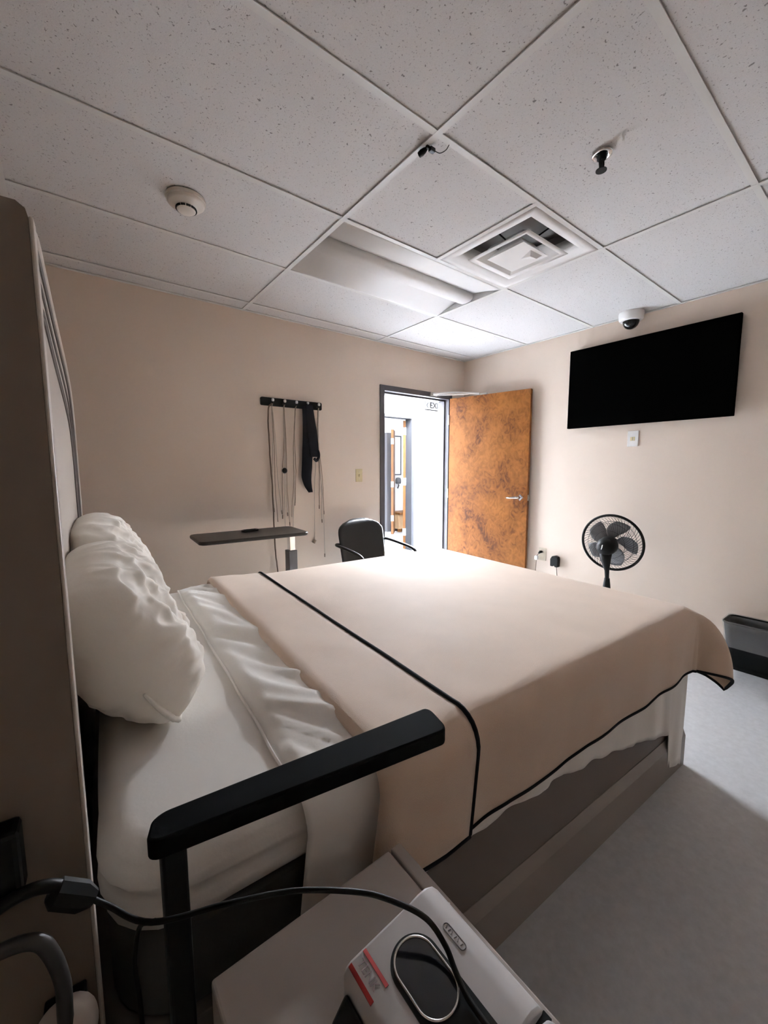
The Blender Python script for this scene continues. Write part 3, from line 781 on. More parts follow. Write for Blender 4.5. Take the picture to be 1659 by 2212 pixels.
for k in range(len(prof)): a.bm.faces.new((A_[k], A_[(k+1) % len(prof)], B_[(k+1) % len(prof)], B_[k]))
head = obj('headboard', a, M['head_panel'], bed)
def inset_arch(d, zlow):
    v0, v1 = HS+d, HV1-d; pts = [BW(UH+.001, v0, zlow)]
    c, hwid = (HV0+HV1)/2, (HV1-HV0)/2
    for k in range(41):
        v = v0 + (v1-v0)*k/40; vv_ = c + (v-c)*hwid/((v1-v0)/2)
        pts.append(BW(UH+.001, v, arch_z(vv_)-d*.95))
    return pts + [BW(UH+.001, v1, zlow)]
for d in (.035, .105, .165, .185):
    obj('panel_groove', MB().tube(inset_arch(d, .45), .0045 if d > .05 else .006, 6), M['groove'], head)
a = MB(); a.tube(inset_arch(.006, .45), .009, 8); obj('edge_bead', a, M['head_edge'], head, smooth=True)
# near side panel, dark, with pale front edge
a = MB(); uu0, uu1 = -.33, .130
pr = [(uu0, 0), (uu1, 0), (uu1, 1.576), (uu1-.002, 1.585), (uu1-.010, 1.591), (uu0, 1.592)]
A_ = [a.bm.verts.new(BW(u, HV0, z)) for u, z in pr]; B_ = [a.bm.verts.new(BW(u, HV0+.022, z)) for u, z in pr]
a.bm.faces.new(A_); a.bm.faces.new(B_)
for k in range(6): a.bm.faces.new((A_[k], A_[(k+1) % 6], B_[(k+1) % 6], B_[k]))
slabel(obj('side_panel', a, M['head_side'], head), 'dark brown side panel')
a = bbox(MB(), uu1, uu1+.0045, HV0-.0005, HV0+.022, 0, 1.578); slabel(obj('edge_strip', a, M['head_edge'], head, bevel=.002), 'pale front edge of the side panel')

# ------------------------------------------------------------------ flat sheet
RT = .062
def skirt_perimeter(off, vstart_u, r):
    """points (base point at arc start, outward dir, running length) round near side, foot, far side"""
    P = []; Un, Vn, Vf = UF+off, VN-off, VF+off
    c = .07
    k = 0; L = 0
    u = vstart_u
    while u < Un-c: P.append((Vector((u, Vn)), Vector((0, -1)), 'n')); u += .012
    for i in range(13):
        an = -PI/2 + PI/2*i/12; P.append((Vector((Un-c+c*math.cos(an), Vn+c+c*math.sin(an))), Vector((math.cos(an), math.sin(an))), 'c'))
    v = Vn+c+.012
    while v < Vf-c: P.append((Vector((Un, v)), Vector((1, 0)), 'f')); v += .014
    for i in range(9):
        an = PI/2*i/8; P.append((Vector((Un-c+c*math.cos(an), Vf-c+c*math.sin(an))), Vector((math.cos(an), math.sin(an))), 'd'))
    u = Un-c-.02
    while u > vstart_u: P.append((Vector((u, Vf)), Vector((0, 1)), 's')); u -= .03
    return P
def sheet_hem(p, kind):
    u, v = p
    if kind == 'n':
        tab = [(.40, .38), (.64, .40), (.72, .40), (.82, .412), (1.14, .392), (1.44, .350), (1.86, .262), (2.00, .235), (2.03, .05), (2.2, .03)]
    else: return .028
    for (a0, b0), (a1, b1) in zip(tab, tab[1:]):
        if u <= a1: return b0+(b1-b0)*max(0, (u-a0))/(a1-a0)
    return .03
def flat_sheet():
    mb = MB(); z1 = .6945; off = .014
    us = .445
    per = skirt_perimeter(off, us, RT)
    rows = []; nd = 26
    L = 0; prev = None; cols = []
    for (p, d, kind) in per:
        if prev is not None: L += (p-prev).length
        prev = p
        hem = sheet_hem(p, kind) + (.012*noise.noise((L*9, 1, 0)) if kind in 'ncf' else 0)
        hem = max(.022, hem)
        col = []
        for k in range(nd+1):
            if k <= 7:
                an = PI/2*k/7; out = -RT + RT*math.sin(an); z = z1 - RT*(1-math.cos(an)); drop = 0
            else:
                q = (k-7)/(nd-7); out = 0; z = z1-RT - (z1-RT-hem)*q; drop = (z1-RT) - z
            amp = min(1, drop/.16)
            rip = .012*amp*(.35*math.sin(L*30+9*noise.noise((L*2, 0, 2))) + 1.3*noise.noise((L*7, drop*1.5, 4)) + .7*noise.noise((L*19, drop*2, 9)))
            if kind in 'cf': rip *= 1.25
            rip = max(rip, -.010)
            shift = 0
            if kind == 'n' and p.x < .75: shift = -.14*drop*(1-smooth01((p.x-.45)/.35))
            col.append(BW(p.x + d.x*(out+rip+.003*amp) + shift, p.y + d.y*(out+rip+.003*amp), z))
        cols.append(col)
    mb.grid(cols)
    # top strip from the folded edge to under the blanket
    N, Mv = 40, 110
    R = []
    for i in range(N+1):
        s = i/N; row = []
        for j in range(Mv+1):
            q = j/Mv; v = (VF+off-RT) + (VN-off+RT-VF-off+RT)*q
            edge = .445 + .006*noise.noise((v*5, 2, 2)) 
            u = edge + (1.0-edge)*s
            body = smooth01(s/.06)*(1-smooth01((u-.60)/.06))
            al_, c_ = u*.46-v*.89, u*.89+v*.46
            c_ += .05*noise.noise((al_*3, c_*4, 2))
            wr = .016*max(0, 1-2.6*abs(noise.noise((c_*6.5, al_*1.3, 4)))) + .011*max(0, 1-2.8*abs(noise.noise((c_*14+3, al_*2.2, 11)))) + .010*noise.noise((c_*3, al_*2, 7)) + .004
            wr *= min(1, (VF-v+.05)/.25) if v > VF-.2 else 1
            row.append(BW(u, v, z1 + max(0, wr)*body + .003*body + .003))
        R.append(row)
    mb.grid(R)
    # rolled folded edge
    R = []
    for j in range(Mv+1):
        q = j/Mv; v = (VF+off-RT) + (VN-off+RT-VF-off+RT)*q
        e = .445 + .006*noise.noise((v*5, 2, 2)); row = []
        for k in range(7):
            an = PI*k/6; row.append(BW(e - .004*math.sin(an), v, z1+.0015 - .0035*math.cos(an) + 0))
        R.append(row)
    mb.grid(R)
    return mb
o = obj('flat_sheet', flat_sheet(), M['sheet'], smooth=True, thick=.0025)
tag(o, 'white top sheet folded back on the mattress and hanging out below the tan blanket', 'sheet')

# ------------------------------------------------------------------ blanket
def cloth_pt(s, tv, off):
    """s along bed, tv across (v, may run past the edges); off = height above the mattress"""
    r = .055+off; Un, Vn, Vf = UF+.012+off, VN-.016-off, VF+.016+off
    du = max(0, s-(Un-r)); dn = max(0, (Vn+r)-tv); df = max(0, tv-(Vf-r))
    dv = dn if dn > 0 else df; sg = -1 if dn > 0 else 1
    d = math.hypot(du, dv)
    u = min(s, Un-r); v = min(max(tv, Vn+r), Vf-r); z = .694+off
    if d <= 0:
        wob = .0035*noise.noise((s*2.2, tv*2.2, 3)) + .0022*noise.noise((s*5+tv*3, tv*2-s*4, 7))
        return u, v, z+wob
    an = math.atan2(dv, du) if du > 0 else PI/2
    arc = r*PI/2
    if d < arc: h, w_ = r*math.sin(d/r), r*(1-math.cos(d/r))
    else: h, w_ = r, r+(d-arc)
    drop = max(0, w_-.02)
    flare = .135*(1-math.exp(-drop/.10))*math.sin(2*an)**2 if (du > 0 and dn > 0) else 0.0
    if du > 0 and dn <= 0: flare = .06*drop
    run = s if du <= 0 else (UF + (1-an/(PI/2))*.35 if dn > 0 else UF+.35+(tv-VN))
    rip = .0045*min(1, drop/.2)*(.5*math.sin(run*17+5*noise.noise((run*1.5, 0, 1))) + 2.2*noise.noise((run*6, drop*.5, 6)) + .5*noise.noise((run*13, drop, 2)))
    if du > 0 and dv > 0: rip += .016*min(1, drop/.25)*math.sin(an*8+.6)
    rip = max(rip, -.012)
    h += flare + rip + .004
    du_, dv_ = math.cos(an), sg*math.sin(an)
    # pull of the turned-back end on the near side
    pull = -.12*drop*(1-smooth01((s-.9)/.35)) if dn > 0 else 0
    vz = 1.0 if flare == 0 else 1-.12*math.sin(2*an)**2
    return u+du_*h+pull, v+dv_*h, .694+off-w_*vz
LO, HI = .014, .036
UFOLD, UTRIM = .605, .858
def hem_t(s):        # how far past the near edge the blanket hangs
    base = .055+LO; arc = base*PI/2
    z_target = .450 + .002*noise.noise((s*4, 0, 0))
    return (.694+LO - z_target - base) + arc
NT = 120
def across(s, extra=0.0, hi=False):
    hn = hem_t(s)+extra
    v_near = VN-.016-(.055)+.055+.055*0 - 0
    Vn = VN-.016-(HI if hi else LO); r = .055+(HI if hi else LO)
    t0 = (VF+.016+LO) - .05 + .22 ; t1 = (Vn+r) - hn
    return [t0 + (t1-t0)*k/NT for k in range(NT+1)]
rows = []
SMAX = UF+.012+LO-(.055+LO) + .335
for i in range(10):                                   # turned-back flap, trim edge first
    s = UTRIM - (UTRIM-UFOLD)*i/9
    rows.append([BW(*cloth_pt(s, tv, HI - .012*(1-i/9) + .006*noise.noise((s*9+tv*4, tv*3-s*3, 5))*min(1, (9-i)/4)*min(1, i/3) + .004*(i/9))) for tv in across(s, .02, True)])
for k in range(1, 7):                                 # rounded fold
    an = PI*k/7; off = (HI+LO)/2 + (HI-LO)/2*math.cos(an)
    row = []
    for tv in across(UFOLD, .01*(1-k/7)):
        u, v, z = cloth_pt(UFOLD, tv, off); row.append(BW(u-.012*math.sin(an), v, z))
    rows.append(row)
SB = [UFOLD + (SMAX-UFOLD)*(i/150) for i in range(151)]
for s in SB: rows.append([BW(*cloth_pt(s, tv, LO)) for tv in across(s)])
blanket = obj('blanket', MB().grid(rows), M['blanket'], smooth=True, thick=.006)
tag(blanket, 'tan blanket with black edging spread over the bed, its end turned back', 'blanket')
edge = [Vector(p)+Vector((0, 0, .004)) for p in rows[0]]
obj('edge_binding', MB().tube(edge, .0065, 8), M['binding'], blanket, smooth=True)
hem = [r[-1] for r in rows[16:]]
obj('edge_binding', MB().tube(hem + [rows[-1][k] for k in range(NT-1, -1, -1)], .0065, 8), M['binding'], blanket, smooth=True)
hemflap = [r[-1] for r in rows[:16]]
obj('edge_binding', MB().tube(hemflap, .0065, 8), M['binding'], blanket, smooth=True)

# ------------------------------------------------------------------ pillows
def pillow(label, vc, tilt, seed, half, hgt, u0, z0, twist=0.0, th=.115):
    mb = MB(); N, K = 70, 54
    al = math.radians(tilt)
    hdir = Vector((-math.sin(al), 0, math.cos(al))); ndir = Vector((math.cos(al), 0, math.sin(al)))
    def pt(i, j, side):
        a = -1+2*i/N; b_ = -1+2*j/K
        # rounded-square outline, pulled-in sides
        ex = a*(1-.10*(1-abs(a))*0-.06*(1-b_*b_)*0); 
        pa = half*a*(1-.09*b_**4) ; pb = hgt*b_*(1-.10*a**4)
        pr_ = max(0, 1-abs(a)**5)**.5*max(0, 1-abs(b_)**3.2)**.55
        th_ = th*pr_
        # cotton wrinkles
        w_ = .020*noise.noise((a*1.8+seed, b_*1.8, side*3)) + .030*(.35-abs(noise.noise((a*3.2+seed+b_*1.2, b_*1.7+a*1.5, 5+side)))) + .014*max(0, 1-3.2*abs(noise.noise((a*3.4+seed-b_*1.5, b_*2.2+a, 18+side)))) + .009*max(0, 1-3*abs(noise.noise((a*6+b_*2, b_*6+seed, 8))))
        th_ += w_*min(1, pr_*1.8)
        c = math.cos(twist); s_ = math.sin(twist)
        d = th_*(1 if side else -.8)
        sag = -.035*b_*b_*0
        # slump: bottom spreads forward
        fwd = .015*max(0, -b_)**2
        return BW(u0 + hdir.x*pb + ndir.x*d + fwd + .02*a*a*0, vc + pa*c - pb*s_, z0 + hdir.z*pb*c + ndir.z*d + pa*s_*.6)
    mb.grid([[pt(i, j, 1) for i in range(N+1)] for j in range(K+1)])
    mb.grid([[pt(i, j, 0) for i in range(N+1)] for j in range(K+1)])
    bmesh.ops.remove_doubles(mb.bm, verts=mb.bm.verts[:], dist=.002)
    return mb, pt
mb, pt = pillow('', -1.42, 25, 3.0, .33, .225, .190, .905, th=.105)
tag(obj('pillow', mb, M['pillow'], smooth=True, sub=1), 'white pillow leaning on the headboard, partly behind the nearer pillow', 'pillow', 'pillows on the bed')
mb, pt = pillow('', -1.99, 27, 11.0, .33, .205, .190, .882, twist=.0, th=.118)
near = obj('pillow', mb, M['pillow'], smooth=True, sub=1)
tag(near, 'nearer plump white pillow leaning on the headboard, its open hem towards the nightstand', 'pillow', 'pillows on the bed')
hp_ = []
for j in range(0, 17):
    p0, p1 = pt(0, j, 1), pt(3, j, 1); hp_.append(p0 + (p0-p1).normalized()*.003 + Vector((0, 0, .003*noise.noise((j*.7, 0, 0)))))
for i in range(4, 40, 4): hp_.insert(0, pt(i, 0, 1) + Vector((.002, 0, .001)))
obj('hem', MB().tube(hp_, [.003 + .004*math.sin(PI*k/(len(hp_)-1)) for k in range(len(hp_))], 8), M['pillow'], near, smooth=True)

# ------------------------------------------------------------------ grab rail at the bed side
t = thing('bed_rail', 'black padded grab bar on a black post beside the near side of the bed', 'grab bar', BW(.225, -2.705, 0))
F0, F1 = Vector((-3.440, -2.497)), Vector((-2.971, -2.543))       # far edge of the pad
N0, N1 = Vector((-3.456, -2.543)), Vector((-2.990, -2.616))       # near edge
def pad_ring(s, e, z0, z1):
    f_, n_ = F0+(F1-F0)*s, N0+(N1-N0)*s; c = (f_+n_)/2; d = (f_-n_)/2
    q = rrect(2*d.length*e, z1-z0, min(.008, (z1-z0)/2.3), 4); d.normalize()
    return [(c.x+d.x*x, c.y+d.y*x, (z0+z1)/2+y) for x, y in q]
def padpt(s, e): f_, n_ = F0+(F1-F0)*s, N0+(N1-N0)*s; return n_+(f_-n_)*e
plan = []
for k in range(7):
    an = PI/2*k/6
    plan.append(padpt(.045-.045*math.sin(an), .0+.30*(1-math.cos(an))))
for k in range(7):
    an = PI/2*k/6
    plan.append(padpt(.045-.045*math.cos(an), 1-.30*(1-math.sin(an))))
for k in range(7):
    an = PI/2*k/6
    plan.append(padpt(1-.032+.032*math.sin(an), 1-.28*(1-math.cos(an))))
for k in range(7):
    an = PI/2*k/6
    plan.append(padpt(1-.032+.032*math.cos(an), .28*(1-math.sin(an))))
a = MB(); a.prism([(p.x, p.y) for p in plan], (0, 0, .029), (0, 0, .800), (1, 0, 0), (0, 1, 0))
obj('pad', a, M['black_matte'], t, bevel=.004, seg=3, auto=50)
pc = Vector((-3.422, -2.521))
a = MB(); a.box((pc.x-.0155, pc.y-.013, .012), (pc.x+.0155, pc.y+.013, .802)); obj('post', a, M['black_plastic'], t, bevel=.004)
a = MB(); a.box((pc.x-.05, pc.y-.020, 0), (pc.x+.05, pc.y+.020, .014)); obj('foot', a, M['black_plastic'], t, bevel=.003)

# ------------------------------------------------------------------ nightstand
nx0, nx1, ny0, ny1, nz = -3.392, -3.056, -3.02, -2.558, .600
t = thing('nightstand', 'taupe nightstand beside the near side of the bed holding the breathing machine', 'nightstand', ((nx0+nx1)/2, (ny0+ny1)/2, 0))
obj('body', MB().box((nx0, ny0, .04), (nx1-.026, ny1, nz)), M['stand_top'], t, bevel=.004)
for k, (za, zb) in enumerate(((.425, nz), (.235, .421), (.05, .231))):
    d = obj('drawer', MB().box((nx1-.022, ny0, za), (nx1, ny1, zb)), M['stand_top'], t, bevel=.003)
    obj('handle', MB().tube([(nx1+.0, -2.86, (za+zb)/2), (nx1+.025, -2.85, (za+zb)/2), (nx1+.025, -2.73, (za+zb)/2), (nx1, -2.72, (za+zb)/2)], .005, 8), M['brushed'], d, smooth=True)
obj('plinth', MB().box((nx0+.02, ny0+.02, 0), (nx1-.05, ny1-.02, .042)), M['black_plastic'], t)
a = MB(); a.lathe([(0, 0), (.0024, 0), (.002, .0012), (0, .0016)], (nx1-.008, -2.69, nz), 10); slabel(obj('stud', a, M['knob_white'], t, smooth=True), 'tiny white stud')

# ------------------------------------------------------------------ breathing machine on the nightstand
t = thing('breathing_machine', 'silver bedside breathing machine with an oval black screen on the nightstand', 'breathing machine', (-3.18, -2.80, nz))
cx0, cx1, cy0, cy1, cz = -3.272, -3.106, -2.880, -2.705, .690
def cprof(x):  # top height across x: ridge on the right
    pass
pf = [(cx0, nz+.004), (cx0, cz-.022), (cx0+.004, cz-.014), (cx0+.012, cz-.010), (cx0+.075, cz-.004), (cx1-.055, cz-.001), (cx1-.040, cz+.002), (cx1-.026, cz+.002), (cx1-.013, cz-.004), (cx1-.004, cz-.015), (cx1, cz-.032), (cx1, nz+.004)]
a = MB(); a.prism(pf, (0, cy0-cy1, 0), (0, cy1, 0)); cas = obj('casing', a, M['silver'], t, bevel=.004, seg=3, auto=40)
a = MB(); a.prism([(x, z) for x, z in pf], (0, -.12, 0), (0, cy0-.008, 0)); obj('humidifier', a, M['silver'], t, bevel=.005, seg=3, auto=40)
a = MB(); a.box((cx0+.004, cy0-.009, nz+.004), (cx1-.004, cy0+.001, cz-.014)); obj('seam', a, M['black_plastic'], t)
def topz(x):
    for (xa, za), (xb, zb) in zip(pf[1:], pf[2:-1]):
        if xa <= x <= xb and xb > xa: return za + (zb-za)*(x-xa)/(xb-xa)
    return cz
sl = (.003)/(.07)
oc = Vector((-3.201, -2.779))
def oval(w_, h_, z, dz=0, n=14):
    return [(oc.x+x, oc.y+y, topz(oc.x+x)+dz) for x, y in rrect(w_, h_, w_/2-.0005, n)]
# black band round the screen, running on to the front edge
a = MB()
sp = [(oc.x+x, oc.y+.048-.032+y) for x, y in [(.032*math.cos(PI*k/24), .032*math.sin(PI*k/24)) for k in range(25)]] + [(oc.x-.032, cy0), (oc.x+.032, cy0)]
lo_ = [Vector((x, y, topz(x)-.004)) for x, y in sp]; hi_ = [Vector((x, y, topz(x)+.0016)) for x, y in sp]
a.grid([lo_, hi_], closed=True); a.bm.faces.new([a.bm.verts.new(p) for p in hi_])
obj('surround', a, M['black_plastic'], t, auto=40)
ovp = [Vector((oc.x+x, oc.y+y, topz(oc.x+x)+.003)) for x, y in rrect(.053, .086, .026, 12)]
slabel(obj('ring', MB().tube(ovp, .0015, 8, closed=True), M['ring'], t, smooth=True), 'pale metal ring round the screen')
a = MB(); a.bm.faces.new([a.bm.verts.new(p+Vector((0, 0, .0006))) for p in [Vector((oc.x+x, oc.y+y, topz(oc.x+x)+.002)) for x, y in rrect(.050, .083, .0245, 12)]])
obj('screen', a, M['dome'], t)
a = MB(); a.hexa([(cx0-.034, -2.86, nz+.001), (cx0, -2.88, nz+.001), (cx0, -2.712, nz+.001), (cx0-.034, -2.726, nz+.001),
                  (cx0-.032, -2.86, nz+.055), (cx0-.001, -2.88, nz+.062), (cx0-.001, -2.716, nz+.062), (cx0-.032, -2.728, nz+.055)])
obj('side_module', a, M['black_plastic'], t, bevel=.006, seg=3)
# sticker
st = MB(); sx0, sx1, sy0, sy1 = -3.2655, -3.239, -2.756, -2.709
def tz(x, d): return topz(x)+d
st.hexa([(sx0, sy0, tz(sx0, -.001)), (sx1, sy0, tz(sx1, -.001)), (sx1, sy1, tz(sx1, -.001)), (sx0, sy1, tz(sx0, -.001)), (sx0, sy0, tz(sx0, .0006)), (sx1, sy0, tz(sx1, .0006)), (sx1, sy1, tz(sx1, .0006)), (sx0, sy1, tz(sx0, .0006))])
sticker = slabel(obj('sticker', st, M['label_white'], t), 'white sticker with two red bars')
for xa, xb in ((sx0, sx0+.0045), (sx1-.0045, sx1)):
    b_ = MB(); b_.hexa([(xa, sy0, tz(xa, 0)), (xb, sy0, tz(xb, 0)), (xb, sy1, tz(xb, 0)), (xa, sy1, tz(xa, 0)), (xa, sy0, tz(xa, .0011)), (xb, sy0, tz(xb, .0011)), (xb, sy1, tz(xb, .0011)), (xa, sy1, tz(xa, .0011))])
    obj('red_bar', b_, M['label_red'], sticker)
def text(s, size, m, parent, world, name='lettering', ext=.0002):
    c = bpy.data.curves.new(name, 'FONT'); c.body = s; c.size = size; c.align_x = 'CENTER'; c.align_y = 'CENTER'; c.extrude = ext
    c.materials.append(m)
    o = bpy.data.objects.new(name, c); COL.objects.link(o); bpy.context.view_layer.update()
    me = bpy.data.meshes.new_from_object(o.evaluated_get(bpy.context.evaluated_depsgraph_get()))
    bpy.data.objects.remove(o); me.transform(world); me.transform(Matrix.Translation(-root_loc(parent)))
    me.materials.clear(); me.materials.append(m)
    o = bpy.data.objects.new(name, me); COL.objects.link(o); o.parent = parent
    return o
mx_ = (sx0+sx1)/2
Wm = Matrix.Translation((mx_, (sy0+sy1)/2, tz(mx_, .0010))) @ Matrix.Rotation(-PI/2, 4, 'Z')
text('TENK', .0145, M['label_ink'], sticker, Wm)
# embossed mark: rounded outline with a few raised strokes
em = Vector((-3.145, -2.774)); a = MB()
a.tube([(em.x+x, em.y+y, topz(em.x+x)+.0004) for x, y in rrect(.0085, .036, .004, 4)], .0007, 6, closed=True)
for k, yy in enumerate((-.012, -.007, -.0015, .004, .009, .013)):
    a.tube([(em.x-.002, em.y+yy, topz(em.x)+.0005), (em.x+.002, em.y+yy+(.0016 if k % 2 else -.0008), topz(em.x+.002)+.0005)], .0007, 6)
obj('embossed_mark', a, M['emboss'], t)

# black cable from the headboard panel over to the machine
t = thing('power_cable', 'black cable arching from the headboard side over the nightstand to the machine', 'cable', (-3.3, -2.64, .6))
path = [BW(.0, -2.712, .775), BW(.054, -2.70, .797), BW(.095, -2.70, .797), BW(.124, -2.70, .768), BW(.152, -2.712, .745), Vector((-3.455, -2.556, .735)), Vector((-3.371, -2.596, .738)),
        Vector((-3.297, -2.632, .736)), Vector((-3.230, -2.686, .735)), Vector((-3.196, -2.725, .730)), Vector((-3.176, -2.756, .722)), Vector((-3.172, -2.784, .710)), Vector((-3.176, -2.803, .701)), Vector((-3.180, -2.825, .6945)), Vector((-3.182, -2.86, .694))]
P = spline(path, 8)
obj('cable', MB().tube(P, [(.0075 if k < 20 else max(.0034, .0075-.0005*(k-20))) for k in range(len(P))], 10), M['black_plastic'], t, smooth=True)
a = MB(); c_ = BW(.118, -2.702, .772); d_ = (BW(.15, -2.71, .75)-BW(.09, -2.70, .79)).normalized()
a.tube([c_-d_*.026, c_-d_*.018, c_+d_*.012, c_+d_*.026], [.009, .016, .016, .009], 8); obj('connector', a, M['black_plastic'], t, auto=35)
a = MB(); a.tube(spline([Vector((-3.452, -2.556, .734)), BW(.184, -2.712, .690), BW(.176, -2.712, .640), BW(.178, -2.712, .58), BW(.182, -2.714, .40)]), .0032, 8)
obj('branch_lead', a, M['black_plastic'], t, smooth=True)
t = thing('wall_plug', 'black plug block on the dark headboard side panel', 'plug', BW(.05, -2.67, .8))
a = bbox(MB(), .00, .073, -2.690, -2.656, .785, .872); obj('body', a, M['black_plastic'], t, bevel=.006)
# tube and beige piece at the lower corner, held in a clip on the side panel
t = thing('mask_holder', 'beige rounded mask piece with a dark bent tube on the headboard side panel', 'breathing mask', BW(.10, -2.68, .58))
a = MB()
rows = []
for k in range(13):
    an = PI/2*(-1+2*k/12); rz = .040*math.sin(an); rs = math.cos(an)**.6
    c = BW(.098, -2.684, .572+rz)
    rows.append([c + E1*(.034*rs*math.cos(q*2*PI/24)) + E2*(.020*rs*math.sin(q*2*PI/24)) for q in range(24)])
a.grid(rows, closed=True); obj('cushion', a, M['mask_beige'], t, smooth=True)
a = MB(); a.tube(spline([BW(.0, -2.70, .735), BW(.05, -2.70, .742), BW(.081, -2.70, .732), BW(.094, -2.70, .703), BW(.101, -2.70, .660), BW(.100, -2.698, .615), BW(.099, -2.694, .58)]), .0085, 12)
obj('tube', a, M['tube_grey'], t, smooth=True)
a = bbox(MB(), .075, .12, -2.672, -2.655, .52, .60); obj('clip', a, M['black_plastic'], t, bevel=.003)

# ------------------------------------------------------------------ hallway and the room across it
HY = 1.65
struct(obj('wall_hall', MB().box((-3.0, HY, 0), (-.28, HY+.12, 2.7)).box((.72, HY, 0), (3.1, HY+.12, 2.7)).box((-.28, HY, 2.06), (.72, HY+.12, 2.7)), M['white_wall']))
struct(obj('wall_hall_near', MB().box((-3.0, .12, 0), (DX0-.05, .128, 2.7)).box((DX1+.05, .12, 0), (3.1, .128, 2.7)).box((DX0-.05, .12, DH+.05), (DX1+.05, .128, 2.7)), M['white_wall']))
struct(obj('wall_hall_left', MB().box((-3.1, .12, 0), (-3.0, HY+.12, 2.7)), M['white_wall']))
struct(obj('wall_hall_right', MB().box((3.1, .12, 0), (3.2, 3.6, 2.7)), M['white_wall']))
struct(obj('wall_across', MB().box((-1.0, 3.5, 0), (3.1, 3.6, 2.7)).box((-1.1, HY+.12, 0), (-1.0, 3.6, 2.7)), M['white_wall']))
struct(obj('ceiling_hall', MB().box((-3.1, .12, 2.44), (3.2, 3.6, 2.5)), M['white_wall']))
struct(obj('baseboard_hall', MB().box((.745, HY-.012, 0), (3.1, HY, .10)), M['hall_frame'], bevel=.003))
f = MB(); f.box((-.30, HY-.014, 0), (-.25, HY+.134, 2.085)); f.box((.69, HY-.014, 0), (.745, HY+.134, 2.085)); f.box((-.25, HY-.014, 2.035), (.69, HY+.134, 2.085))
struct(obj('trim_4', f, M['dimmed_frame'], bevel=.002))
# open door of the room across, seen along its edge
def open_door(hx, hy, dirv, L, name, hts, wood='orange_wood'):
    d = Vector((*dirv, 0)).normalized(); n = Vector((d.y, -d.x, 0))
    p = Vector((hx, hy, 0))
    def bxx(mb, a0, a1, b0, b1, z0, z1):
        return mb.hexa([p+d*a0+n*b0+Vector((0,0,z0)), p+d*a1+n*b0+Vector((0,0,z0)), p+d*a1+n*b1+Vector((0,0,z0)), p+d*a0+n*b1+Vector((0,0,z0)),
                        p+d*a0+n*b0+Vector((0,0,z1)), p+d*a1+n*b0+Vector((0,0,z1)), p+d*a1+n*b1+Vector((0,0,z1)), p+d*a0+n*b1+Vector((0,0,z1))])
    o = struct(obj(name, bxx(MB(), 0, L, 0, .045, .01, 2.02), M[wood], bevel=.002))
    for z in hts: obj('hinge', bxx(MB(), -.004, .03, -.003, .05, z-.055, z+.055), M['white_plastic'], o, bevel=.002)
    return o
open_door(.660, HY+.152, (.66, .75), .88, 'door_2', (.28, 1.08, 1.86), 'dimmed_door_wood')
open_door(1.42, 3.05, (.70, .715), .35, 'door_3', (.32, .98, 1.80))
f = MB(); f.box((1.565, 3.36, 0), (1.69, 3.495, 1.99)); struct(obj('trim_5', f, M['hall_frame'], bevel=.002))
t = thing('wall_panel', 'pale framed panel on the wall of the room across the hall', 'panel', (1.87, 3.49, 1.1))
obj('panel', MB().box((1.80, 3.49, 1.17), (2.02, 3.499, 1.93)), M['white_wall'], t)
a = MB()
for lo, hi in (((1.775, 3.485, 1.145), (1.80, 3.499, 1.955)), ((2.02, 3.485, 1.145), (2.045, 3.499, 1.955)), ((1.8, 3.485, 1.145), (2.02, 3.499, 1.17)), ((1.8, 3.485, 1.93), (2.02, 3.499, 1.955))): a.box(lo, hi)
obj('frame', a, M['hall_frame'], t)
t = thing('soap_dispenser', 'grey soap dispenser on the wall below the framed panel across the hall', 'dispenser', (1.93, 3.45, 1.0))
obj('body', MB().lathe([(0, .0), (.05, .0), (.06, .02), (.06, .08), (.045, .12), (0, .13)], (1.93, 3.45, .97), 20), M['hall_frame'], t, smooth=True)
a = MB(); a.tube(spline([(1.93, 3.44, .95), (1.90, 3.40, .93), (1.86, 3.38, .88)]), .014, 8); obj('spout', a, M['tube_grey'], t, smooth=True)
t = thing('wooden_bench', 'low tan bench standing in the room across the hall', 'bench', (2.0, 3.3, 0))
obj('seat', MB().box((1.72, 3.15, .36), (2.5, 3.49, .40)), M['orange_wood'], t, bevel=.004)
obj('front_panel', MB().box((1.74, 3.20, .06), (2.48, 3.48, .36)), M['tan_bench'], t, bevel=.003)
obj('leg', MB().box((1.74, 3.18, 0), (1.80, 3.24, .06)), M['orange_wood'], t); obj('leg', MB().box((2.42, 3.18, 0), (2.48, 3.24, .06)), M['orange_wood'], t)
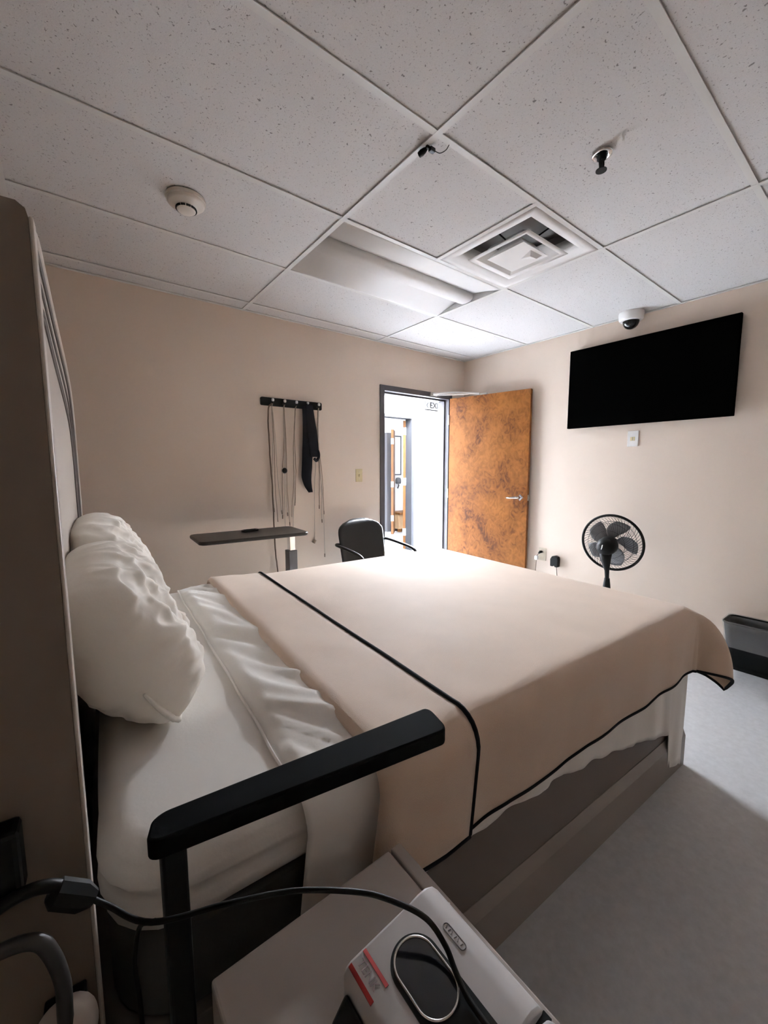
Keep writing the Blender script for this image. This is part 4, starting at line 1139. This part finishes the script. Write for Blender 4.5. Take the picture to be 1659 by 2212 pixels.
# exit sign on the hall wall
t = thing('exit_sign', 'white exit sign with an arrow on the bright hall wall', 'exit sign', (1.15, HY-.02, 2.17))
obj('housing', MB().box((.96, HY-.035, 2.195), (1.33, HY-.0005, 2.36)), M['dimmed_sign_body'], t, bevel=.006)
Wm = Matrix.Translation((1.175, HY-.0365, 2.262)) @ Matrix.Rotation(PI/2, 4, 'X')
text('EXIT', .125, M['dimmed_ink'], t, Wm, ext=.0008)
a = MB(); a.prism([(.975, 2.262), (1.004, 2.30), (1.010, 2.295), (.987, 2.262), (1.010, 2.229), (1.004, 2.224)], (0, -.001, 0), (0, HY-.0355, 0)); obj('arrow', a, M['dimmed_ink'], t)
obj('bottom_lip', MB().box((.965, HY-.042, 2.19), (1.325, HY-.002, 2.1955)), M['dimmed_ink'], t)
# hall lamps
for lx, ly, hx, hy, lab in ((.10, 1.31, .65, .22, 'lit ceiling lamp in the hall against the far wall'), (.18, .44, .55, .26, 'lit ceiling lamp in the hall just outside the open door'), (1.95, 1.30, .70, .28, 'lit ceiling lamp further right along the hall')):
    t = thing('hall_light', lab, 'ceiling light', (lx, ly, 2.44), 'hall ceiling lamps')
    obj('lens', MB().box((lx-hx, ly-hy, 2.425), (lx+hx, ly+hy, 2.432)), M['hall_light'], t)
    a = MB()
    for lo, hi in (((lx-hx-.04, ly-hy-.03, 2.42), (lx+hx+.04, ly-hy, 2.439)), ((lx-hx-.04, ly+hy, 2.42), (lx+hx+.04, ly+hy+.03, 2.439)), ((lx-hx-.04, ly-hy, 2.42), (lx-hx, ly+hy, 2.439)), ((lx+hx, ly-hy, 2.42), (lx+hx+.04, ly+hy, 2.439))): a.box(lo, hi)
    obj('frame', a, M['lamp_off'], t)
t = thing('room_light', 'lit ceiling lamp in the room across the hall', 'ceiling light', (.9, 2.6, 2.44), 'hall ceiling lamps')
obj('lens', MB().box((.4, 2.3, 2.425), (1.5, 2.9, 2.432)), M['hall_light_soft'], t)
obj('frame', MB().box((.36, 2.26, 2.433), (1.54, 2.94, 2.4395)), M['lamp_off'], t)

# ------------------------------------------------------------------ world, view
w_ = bpy.data.worlds.new('world'); SC.world = w_; w_.use_nodes = True
w_.node_tree.nodes['Background'].inputs['Color'].default_value = (.0, .0, .0, 1)
w_.node_tree.nodes['Background'].inputs['Strength'].default_value = 0
SC.view_settings.view_transform = 'Standard'; SC.view_settings.look = 'None'
SC.view_settings.gamma = 1; SC.view_settings.use_curve_mapping = False
SC.view_settings.exposure = 1.42
try:
    SC.cycles.max_bounces = 16; SC.cycles.diffuse_bounces = 10; SC.cycles.use_denoising = True
    SC.cycles.sample_clamp_indirect = 8
except Exception: pass
